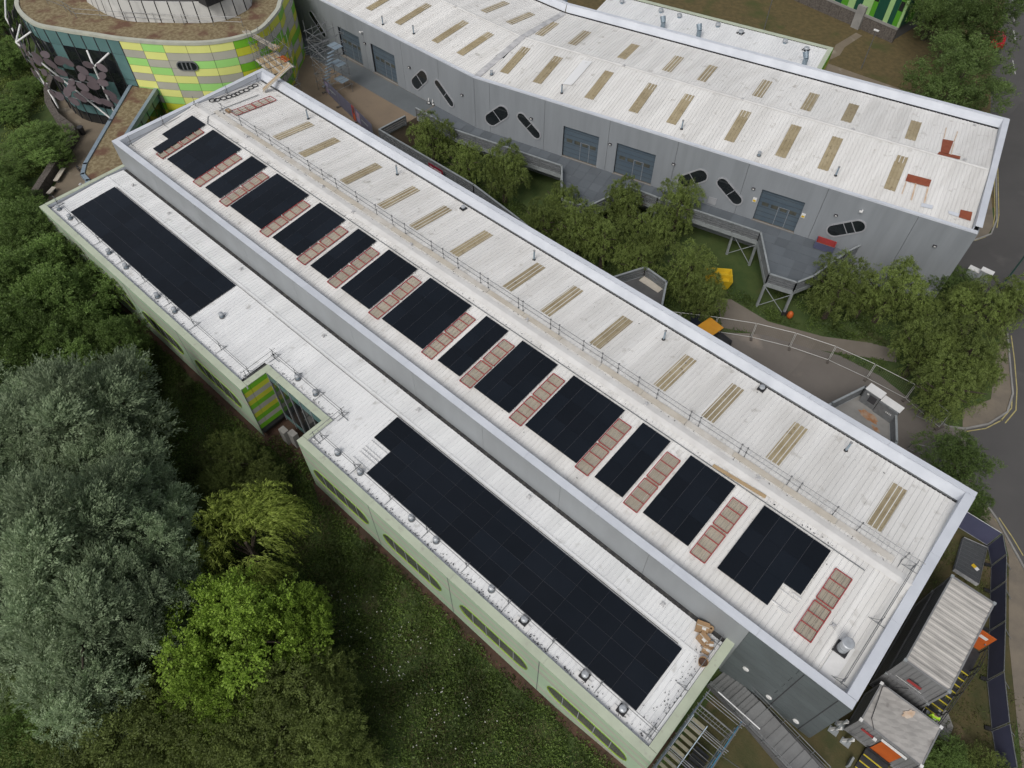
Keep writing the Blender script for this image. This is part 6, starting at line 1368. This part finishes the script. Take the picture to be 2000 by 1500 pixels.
# green striped building beyond the lawn
gb = thing('striped_building', 'building with vertical green stripes above a stone gabion base beyond the lawn', 'building', (-30, 104, GL))
ga = G(1500, -22); gm_ = G(1742, 84); gd = (Vector((gm_.x, gm_.y)) - Vector((ga.x, ga.y))).normalized(); gn = Vector((-gd.y, gd.x)); gl = (Vector((gm_.x, gm_.y)) - Vector((ga.x, ga.y))).length
gang = math.atan2(gd.y, gd.x); M = Matrix.Translation((ga.x, ga.y, GL)) @ Matrix.Rotation(gang, 4, 'Z')
MB().box(-20, .3, -1, gl - .3, 20, 8.5, M).build('core', bldcore, gb)
x = -20.0
while x < gl: 
    x2 = min(x + 1.6, gl); MB().box(x + .02, -.05, -.6, x2 - .02, .28, 1.75, M).build('stone_basket', gab, gb); x = x2
MB().box(-20, -.1, 1.75, gl, .3, 2.05, M).build('coping', conc, gb)
x = -20.0; k = 0; pal = [darkgreen, lgreen, mgreen, darkgreen, lgreen, darkgreen, mgreen, lgreen]; rr = random.Random(2)
while x < gl:
    x2 = min(gl, x + rr.choice([.7, 1.0, 1.4])); m = pal[k % len(pal)]
    MB().box(x + .01, .05, 2.05, x2 - .01, .3, 8.5, M).build('facade_panel', m, gb)
    if k % 4 == 2: MB().box(x + .05, .03, 4.0, x2 - .05, .049, 5.2, M).build('window', glass, gb)
    x = x2; k += 1
for j in range(10): MB().box(gl - .28, .3 + j * 1.5, 2.05, gl, 1.8 + j * 1.5 - .02, 8.5, M).build('facade_panel', [darkgreen, mgreen, lgreen][j % 3], gb)
MB().box(gl - 6.2, -.5, -.5, gl - 5.0, .0, 3.0, M).build('column', conc, gb)
# red car partly hidden by the street trees
q = G(1941, 84); t = thing('parked_car', 'red car partly hidden under the street trees', 'car', (q.x, q.y, q.z), None, R(112))
body = MB(); pr_ = [(-2.0, .3), (2.0, .3), (2.05, .7), (1.3, .85), (.75, 1.35), (-1.1, 1.4), (-1.8, .95), (-2.05, .8)]
body.v = [(x, -.82, z) for x, z in pr_] + [(x, .82, z) for x, z in pr_]; n = len(pr_); body.f = [tuple(range(n)), tuple(range(2 * n - 1, n - 1, -1))] + [(i, n + i, n + (i + 1) % n, (i + 1) % n) for i in range(n)]; body.m = [0] * (n + 2)
inst('body', body.mesh('body', carred), t, (0, 0, 0)); inst('windscreen', MB().quad((1.28, -.7, .87), (1.28, .7, .87), (.78, .65, 1.34), (.78, -.65, 1.34)).mesh('windscreen', glass), t, (.02, 0, .015))
for x in (-1.25, 1.25):
    for y in (-.75, .75): inst('wheel', MB().tube((x, y - .1, .32), (x, y + .1, .32), .32, 14).mesh('wheel', black), t, (0, 0, 0))

# ================================================================== VEGETATION
def leaf_mesh(name, pos, dirv, L, Wd, mat, tint, seed=0, nh=None):
    """rhombic leaves: pos (n,3), dirv (n,3) unit axes"""
    g = np.random.default_rng(seed); n = len(pos)
    r = g.normal(size=(n, 3)) if nh is None else nh + g.normal(0, .45, (n, 3)); side = np.cross(dirv, r); side /= np.linalg.norm(side, axis=1)[:, None] + 1e-9
    L = np.asarray(L)[:, None]; Wd = np.asarray(Wd)[:, None]
    nrm = np.cross(side, dirv)
    v = np.empty((n, 4, 3)); v[:, 0] = pos; v[:, 1] = pos + dirv * L * .5 + side * Wd * .5 + nrm * L * .06; v[:, 2] = pos + dirv * L; v[:, 3] = pos + dirv * L * .5 - side * Wd * .5 + nrm * L * .06
    me = bpy.data.meshes.new(name); me.vertices.add(n * 4); me.vertices.foreach_set('co', v.reshape(-1).astype(np.float32))
    me.loops.add(n * 4); me.loops.foreach_set('vertex_index', np.arange(n * 4, dtype=np.int32)); me.polygons.add(n)
    me.polygons.foreach_set('loop_start', np.arange(0, n * 4, 4, dtype=np.int32)); me.polygons.foreach_set('loop_total', np.full(n, 4, dtype=np.int32))
    at_ = me.attributes.new('tint', 'FLOAT', 'FACE'); at_.data.foreach_set('value', np.clip(tint, 0, 1).astype(np.float32)); me.materials.append(mat); me.update(); me.validate(); return me
def unit(a): return a / (np.linalg.norm(a, axis=1)[:, None] + 1e-9)
def crown(kind, seed, nl=24000):
    g = np.random.default_rng(seed); wind = np.array([.12, .95, .15])
    cfg = dict(silver=(22, .27, .21, .075, .7, .15), green=(20, .27, .18, .085, .35, .1), bright=(30, .22, .15, .115, .15, 0), olive=(24, .25, .16, .065, .35, 0), birch=(20, .26, .22, .07, .3, -.3), dense=(26, .25, .15, .075, .5, .1))[kind]
    nlobe, lr, LL, LW, wi, upb = cfg
    # lobes through an uneven dome, unit radius 1 (scaled by 4 m outside)
    c = [np.array([0, 0, .1])]; rad = [lr * 1.35]
    while len(c) < nlobe:
        q = unit(g.normal(size=(14, 3)) + np.array([0, 0, .45])) * g.uniform(.42, .9, (14, 1)) * np.array([1, 1, .85]); dmin = np.min(np.linalg.norm(q[:, None] - np.array(c)[None], axis=2), axis=1)
        c.append(q[np.argmax(dmin)]); rad.append(lr * g.uniform(.6, 1.3))
    c = np.array(c); rad = np.array(rad)
    # twig clumps on lobe surfaces
    nc = nl // 26; wts = rad ** 2 / np.sum(rad ** 2); li = g.choice(nlobe, nc, p=wts); d = unit(g.normal(size=(nc, 3)) + np.array([0, 0, .65])); depth = 1 - np.abs(g.normal(0, .12, nc)) + (g.uniform(0, 1, nc) > .9) * g.uniform(0, .3, nc)
    cl = c[li] + d * (rad[li] * depth * g.uniform(.85, 1.15, nc))[:, None] * np.array([1, 1, .85]); cd_ = unit(d + wind * wi + np.array([0, 0, upb]) + g.normal(0, .3, (nc, 3)))
    k = np.repeat(np.arange(nc), 26); n = len(k); along = g.uniform(0, 1, n)
    tl = (.2 if kind == 'silver' else .13) * g.uniform(.7, 1.4, nc); nz = .3 if kind == 'silver' else .5
    pos = cl[k] + cd_[k] * (along * tl[k])[:, None] + g.normal(0, .02, (n, 3))
    if kind == 'birch': pos[:, 2] -= (along ** 2) * .09
    ld = unit(cd_[k] + g.normal(0, nz, (n, 3)) + (np.array([0, 0, -.5]) if kind == 'birch' else 0))
    ct = g.uniform(0, 1, nc); lobet = g.uniform(-.33, .33, nlobe)
    tint = .5 + (ct[k] - .5) * .4 + g.normal(0, .1, n) + lobet[li][k]
    R0 = 4.0
    return leaf_mesh('crown', pos * R0, ld, LL * g.uniform(.6, 1.25, n), LW * g.uniform(.7, 1.2, n), LM[kind], tint, seed, unit(d[k] + np.array([0, 0, .35])))
def willow(seed, nl=34000):
    g = np.random.default_rng(seed); na = 24; ns = 620
    aa = g.uniform(0, 2 * np.pi, na); ar = np.sqrt(g.uniform(.0, .62, na)); arm = np.stack([ar * np.cos(aa), ar * np.sin(aa), .8 - .45 * ar + g.normal(0, .1, na)], 1)
    od = aa + g.normal(0, .5, na); k0_ = g.integers(0, na, ns); spread = od[k0_] + g.normal(0, .75, ns); run = g.uniform(.0, .4, ns)
    outd = np.stack([np.cos(spread), np.sin(spread), np.zeros(ns)], 1); start = arm[k0_] + outd * run[:, None] * np.array([1, 1, 0]); start[:, 2] += .1 * np.sin(run * 5) - run * .12
    k = np.repeat(np.arange(ns), nl // ns); n = len(k); t = g.uniform(0, 1, n) ** .9; ln = g.uniform(.35, 1.0, ns)
    pos = start[k] + outd[k] * (np.sin(t * 1.4) * .22)[:, None] + np.array([.16, .08, 0]) * (t ** 1.5)[:, None]; pos[:, 2] -= (t ** 1.7) * ln[k] * .9; pos += g.normal(0, .014, (n, 3))
    dv = outd[k] * (.9 * (1 - t))[:, None] + np.array([.25, .15, 0]); dv[:, 2] -= .1 + 1.6 * t; ld = unit(dv + g.normal(0, .3, (n, 3)))
    tint = .55 + g.normal(0, .15, n) + (g.uniform(-.3, .3, ns))[k] + (g.uniform(-.15, .15, na))[k0_][k]
    return leaf_mesh('crown', pos * 4, ld, .34 * g.uniform(.6, 1.2, n), .055 * g.uniform(.8, 1.2, n), LM['willow'], tint, seed)
def trunk_mesh(seed, mat):
    g = random.Random(seed); mb = MB(); h = 1.0
    mb.tube((0, 0, 0), (.02, .01, .5), .055, 8, .042); mb.tube((.02, .01, .49), (0, 0, 1.0), .042, 8, .02)
    for k in range(7):
        a = g.uniform(0, 6.28); z = g.uniform(.35, .8); r = g.uniform(.25, .5); mb.tube((0, 0, z), (math.cos(a) * r, math.sin(a) * r, z + g.uniform(.15, .35)), .02, 6, .006)
    return mb.mesh('trunk', mat)
TM = [trunk_mesh(i, barkm) for i in range(3)]
CM = {k: [crown(k, 10 * i + j, nl) for j in range(nv)] for i, (k, nv, nl) in enumerate((('silver', 4, 62000), ('green', 3, 40000), ('bright', 2, 40000), ('olive', 3, 40000), ('birch', 3, 30000), ('dense', 2, 38000)))}
CM['willow'] = [willow(8)]
tcount = [0]
NAMES = dict(silver='silver_willow', green='broadleaf_tree', bright='maple_tree', olive='olive_green_tree', birch='feathery_tree', dense='street_tree', willow='weeping_willow')
def tree(x, y, rpx, kind, h, label, group=None, flat=.85):
    zg = -1.0; h = h * 1.22 if kind in ('birch', 'dense') else h
    for _ in range(6): p = P(x, y, zg + h * .58); zg = terr(p.x)
    dist = (p - cam.location).length; Rm = rpx * dist / F * (.74 if kind == 'birch' else 1); tcount[0] += 1; i = tcount[0]
    t = thing(NAMES[kind], label, 'tree', (p.x, p.y, zg), group, rng.uniform(0, 6.28) if kind not in ('silver', 'birch') else rng.uniform(-.5, .5))
    inst('trunk', TM[i % 3], t, (0, 0, -.1), scale=(h * .8, h * .8, h * .75))
    inst('crown', CM[kind][i % len(CM[kind])], t, (0, 0, h * .58), scale=(Rm / 3.9, Rm / 3.9, min(h * .46, Rm * 1.5) / 3.6))
    return t
WS = 'silver willows in the woodland'; 
LBS = ['silver willow at the wood edge level with the striped recess', 'largest silver willow crown facing the striped recess', 'silver willow behind the largest silver crown', 'silver willow beside the young meadow trees', 'silver willow deep in the wood above the dark hollow', 'tall pale silver willow in the middle of the clump', 'silver willow crown reaching towards the weeping willow', 'silver willow touching the weeping willow', 'palest silver willow beside the dark hollow', 'silver willow on the far side of the dark hollow', 'silver willow touching the bright maple-like tree', 'silver willow drooping over the olive thicket', 'silver willow half outside the wood edge behind the others', 'silver willow furthest from the wing, above the hollow']
for ti, (x, y, r, h) in enumerate(((45, 790, 95, 7.5), (190, 810, 125, 11), (70, 930, 110, 8), (250, 915, 95, 8.5), (20, 1030, 100, 10), (165, 1040, 130, 12), (290, 970, 85, 7.5), (335, 1060, 80, 8.5), (175, 1195, 125, 11), (20, 1200, 85, 8), (290, 1165, 95, 9.5), (205, 1320, 95, 7.5), (-50, 880, 110, 9), (-40, 1120, 90, 8))):
    tree(x - 12, y + 30, r * .86, 'silver', h, LBS[ti], WS)
tree(488, 1072, 92, 'willow', 6.5, 'yellow-green weeping willow with trailing branches on the meadow edge')
tree(470, 1250, 115, 'bright', 8.5, 'bright yellow-green maple-like tree next to the weeping willow'); tree(580, 1225, 66, 'bright', 7, 'smaller bright green tree touching the maple-like one'); tree(420, 1345, 78, 'bright', 7, 'bright green tree at the foot of the maple-like one')
LBO = ['olive thicket tree under the palest silver willow', 'olive thicket tree between silver willow and maple-like tree', 'olive thicket tree under the maple-like tree', 'olive thicket tree at the meadow edge with white flowers', 'olive thicket tree beside the lush green tree', 'small olive tree tucked below the drooping silver willow', 'small olive tree under the lower bright tree', 'smallest olive tree alone on the meadow edge', 'low olive tree at the thicket foot']
for ti, (x, y, r, h) in enumerate(((250, 1430, 125, 6.5), (400, 1440, 115, 6), (555, 1410, 115, 6), (640, 1490, 80, 5), (110, 1500, 100, 6), (330, 1370, 80, 5.5), (480, 1350, 85, 5.5), (640, 1330, 60, 4.2), (520, 1500, 90, 5))):
    tree(x, y, r, 'olive', h, LBO[ti], 'olive thicket trees')
tree(55, 1465, 80, 'green', 6, 'lush green tree at the edge of the dark gap')
LBG = ['broadleaf tree beside the wing corner post', 'broadleaf tree touching the wing eaves by the first domed vents', 'large broadleaf tree behind the wing-side trees', 'broadleaf tree touching the wing eaves level with the plain solar array end', 'broadleaf tree next to the silver willows, deep in the wood', 'broadleaf tree between large broadleaf and silver willow', 'small broadleaf tree standing forward at the meadow edge', 'small broadleaf tree between two larger ones at the eaves', 'broadleaf tree deep in the wood behind the large one', 'broadleaf tree at the end of the gabion wall']
for ti, (x, y, r, h) in enumerate(((35, 470, 70, 6.5), (88, 490, 62, 6.2), (60, 580, 92, 7.5), (150, 600, 82, 7), (35, 690, 90, 8), (120, 690, 70, 7), (228, 690, 60, 6), (130, 545, 60, 6), (-20, 590, 80, 8), (10, 415, 52, 5))):
    tree(x, y, r, 'green', h, LBG[ti], 'broadleaf trees by the wing')
LBY = ['young shrubby tree standing straight below the striped recess', 'young shrubby tree beside the silver willow', 'young shrubby tree just above the weeping willow', 'young shrubby tree at the foot of the small broadleaf tree']
for ti, (x, y, r, h) in enumerate(((455, 900, 55, 4), (430, 960, 45, 3.5), (510, 945, 50, 3), (230, 770, 50, 4.5))): tree(x, y, r, 'olive', h, LBY[ti], 'young meadow trees')
LBB = ['large rounded bush pressing against the gabion wall', 'bush beyond the large rounded one', 'bush on the grassy bank', 'small bush at the bend of the gabion wall', 'bush beneath the canopy struts', 'small bush at the bench end of the gabion wall', 'tall bush beside the oval building']
for ti, (x, y, r, h) in enumerate(((82, 285, 55, 3.0), (10, 345, 34, 2.4), (12, 215, 36, 2.2), (55, 170, 26, 1.6), (5, 110, 40, 3.4), (38, 392, 30, 2.0), (-5, 30, 40, 5))): tree(x, y, r, 'green', h, LBB[ti], 'bushes behind the gabion wall')
LBF = ['feathery tree beside the brown plaza pit', 'feathery tree opposite the red banner', 'feathery tree against the deck below the slanted windows', 'feathery tree leaning to the walkway end', 'feathery tree at the pointed deck corner', 'feathery tree below the second deck roller door', 'feathery tree in the middle of the gap', 'tall feathery tree below the half hidden window', 'feathery tree behind the angular balcony', 'feathery tree touching the hall parapet by the angular balcony', 'feathery tree covering the yellow skip end', 'feathery tree beside the mesh fence start', 'small feathery tree in front of the deck point']
for ti, (x, y, r, h) in enumerate(((843, 270, 50, 5.5), (912, 320, 42, 5), (985, 335, 58, 5.5), (1060, 435, 50, 5), (1125, 445, 62, 5.5), (1215, 400, 50, 5.5), (1180, 465, 66, 5.5), (1325, 405, 56, 6), (1270, 460, 52, 5.5), (1250, 510, 55, 5), (1345, 530, 60, 5.5), (1372, 580, 55, 5), (1100, 395, 40, 5))):
    tree(x, y, r, 'birch', h, LBF[ti], 'feathery trees between the halls')
LBL = ['leafy tree beside the deck on stilts', 'leafy tree against the far hall wall end', 'leafy tree overhanging the path', 'leafy tree between far hall end and fence', 'leafy tree beside the utility cabinets', 'leafy tree under the dark lamp column', 'leafy tree on the road edge', 'leafy tree at the path end', 'leafy tree near the double yellow line', 'leafy tree above the last mesh fence panel', 'small leafy tree on the footway corner']
for ti, (x, y, r, h) in enumerate(((1640, 560, 70, 5.8), (1742, 570, 66, 5.5), (1690, 585, 34, 3.4), (1800, 612, 36, 3.2), (1868, 590, 40, 3.2), (1922, 600, 58, 5), (1990, 590, 46, 6), (1806, 678, 66, 5.4), (1890, 690, 72, 5.6), (1852, 758, 72, 5.2), (1908, 735, 40, 3.6))):
    tree(x, y, r, 'birch', h, LBL[ti], 'leafy trees by the road corner')
tree(1868, 905, 62, 'dense', 4.2, 'rounded green shrub standing in the yard beside the hall'); tree(1905, 985, 26, 'green', 2.2, 'small bush squeezed between hall end and hoarding'); tree(1862, 555, 42, 'dense', 2.2, 'dark bush against the far hall corner')
tree(1835, 5, 52, 'dense', 7, 'dark street tree beside the striped building'); tree(1902, 55, 68, 'dense', 8.5, 'tall wind-swept street tree shading the red car'); tree(1872, 160, 74, 'dense', 7.5, 'rounded street tree behind the far hall end')
tree(1840, 1502, 48, 'green', 1.9, 'green bush in front of the pale cabin roof'); tree(1925, 1515, 40, 'olive', 1.6, 'low olive bush against the hoarding')
# undergrowth: low leaves over the meadow and the gap between the halls
NOGO = []
for nm in ('path', 'yard', 'road', 'footway'):
    ob = bpy.data.objects[nm]; NOGO += [[(ob.data.vertices[i].co.x, ob.data.vertices[i].co.y) for i in f.vertices] for f in ob.data.polygons]
NG = [np.array(t_) for t_ in NOGO]
def nogo(px, py):
    m = np.zeros(len(px), bool)
    for t_ in NG:
        if (t_[:, 0].max() < px.min()) or (t_[:, 0].min() > px.max()) or (t_[:, 1].max() < py.min()) or (t_[:, 1].min() > py.max()): continue
        s1 = []
        for i in range(3):
            a, b = t_[i], t_[(i + 1) % 3]; s1.append((b[0] - a[0]) * (py - a[1]) - (b[1] - a[1]) * (px - a[0]))
        s1 = np.array(s1); m |= (s1 >= 0).all(0) | (s1 <= 0).all(0)
    return m
def cover(name, label, n, regions, mat, L, Wd, hmax, seed, patchy=.5, upw=.7):
    g = np.random.default_rng(seed); P_ = []; tot = sum(abs((b[2] - b[0]) * (b[3] - b[1])) for b in regions)
    for (x0, y0, x1, y1) in regions:
        m = int(n * (x1 - x0) * (y1 - y0) / tot); nc = max(4, m // 40); cx = g.uniform(x0, x1, nc); cy = g.uniform(y0, y1, nc); hh_ = hmax * g.uniform(.15, 1, nc) ** 1.5; k = g.integers(0, nc, m)
        px = cx[k] + g.normal(0, .35, m); py = cy[k] + g.normal(0, .35, m); ok = (px > x0) & (px < x1) & (py > y0) & (py < y1) & ~nogo(px, py); px, py, k = px[ok], py[ok], k[ok]
        pz = np.array([terr(u) for u in px]) + hh_[k] * g.uniform(0, 1, len(px)); P_.append(np.stack([px, py, pz], 1))
    pos = np.concatenate(P_); m = len(pos); d = unit(g.normal(size=(m, 3)) * .8 + np.array([.25, .2, upw])); tint = .5 + .3 * np.sin(pos[:, 0] * .5 + 1.3 * np.sin(pos[:, 1] * .33)) * np.cos(pos[:, 1] * .4) + .25 * np.sin(pos[:, 0] * 1.3 + pos[:, 1] * .9 + 2 * np.sin(pos[:, 1] * .7)) + g.normal(0, .18, m)
    me = leaf_mesh(name, pos, d, L * g.uniform(.6, 1.3, m), Wd * g.uniform(.7, 1.2, m), mat, tint, seed); o = bpy.data.objects.new(name, me); col.objects.link(o); tag(o, label, 'undergrowth', kind='stuff'); return o
cover('undergrowth', 'dense low brambles and herbs over the meadow in front of the wing', 190000, [(-36.5, 9.0, -30.5, 11.4), (-36, -5, 0.6, 10.15), (-60, 3, -36, 10.1), (-12, -12, 9, -5), (0.6, 2, 5, 9)], LM['under'], .2, .095, .5, 21)
cover('wood_floor', 'dark ground cover under the woodland trees', 60000, [(-76, -20, -36, 3), (-76, 3, -60, 10.1), (-36, -14, -12, -5)], LM['under'], .26, .13, .5, 26)
cover('meadow_grass', 'pale dry grass blades mixed into the meadow', 34000, [(-34, -2, 0, 10.1), (-60, 4, -34, 10.1)], LM['dry'], .32, .028, .4, 22)
cover('gap_undergrowth', 'low green cover under the trees between the halls', 45000, [(-57, 42.5, -38, 46.5), (-46, 40.5, -16, 47), (-24, 46.5, -2, 51.5), (-10, 51.5, 2.5, 60), (-14, 53, -9, 61)], LM['under'], .2, .1, .4, 23)
cover('bank_grass', 'rough grass and herbs on the bank behind the gabion wall', 40000, [(-122, 6, -96, 26), (-96, 2, -84, 19), (-84, 0, -76, 13)], LM['olive'], .28, .1, .6, 24)
cover('compound_grass', 'worn grass tufts round the cabins and hoarding', 9000, [(12.3, 20, 14.5, 31), (7.6, 31.5, 12.3, 38), (1.2, 8, 9, 15), (12.3, 15, 16, 22), (14.6, 20, 17.5, 30)], LM['olive'], .22, .04, .16, 25)
fl = MB(); r_ = random.Random(3)
for _ in range(170):
    a = r_.choice([(-14, 4.5), (-10, 5.5), (-17, 6.5), (-20, 5), (-7, 3)]); x, y = r_.gauss(a[0], 2.2), min(8.9, r_.gauss(a[1], 1.3)); z = terr(x) + r_.uniform(.3, .6); s_ = r_.uniform(.02, .038); fl.quad((x - s_, y - s_, z), (x + s_, y - s_, z), (x + s_, y + s_, z + .01), (x - s_, y + s_, z + .01))
tag(fl.build('meadow_flowers', pm('flower heads', (.42, .42, .38), rough=.8)), 'white flower heads scattered in the meadow', 'flowers', kind='stuff')
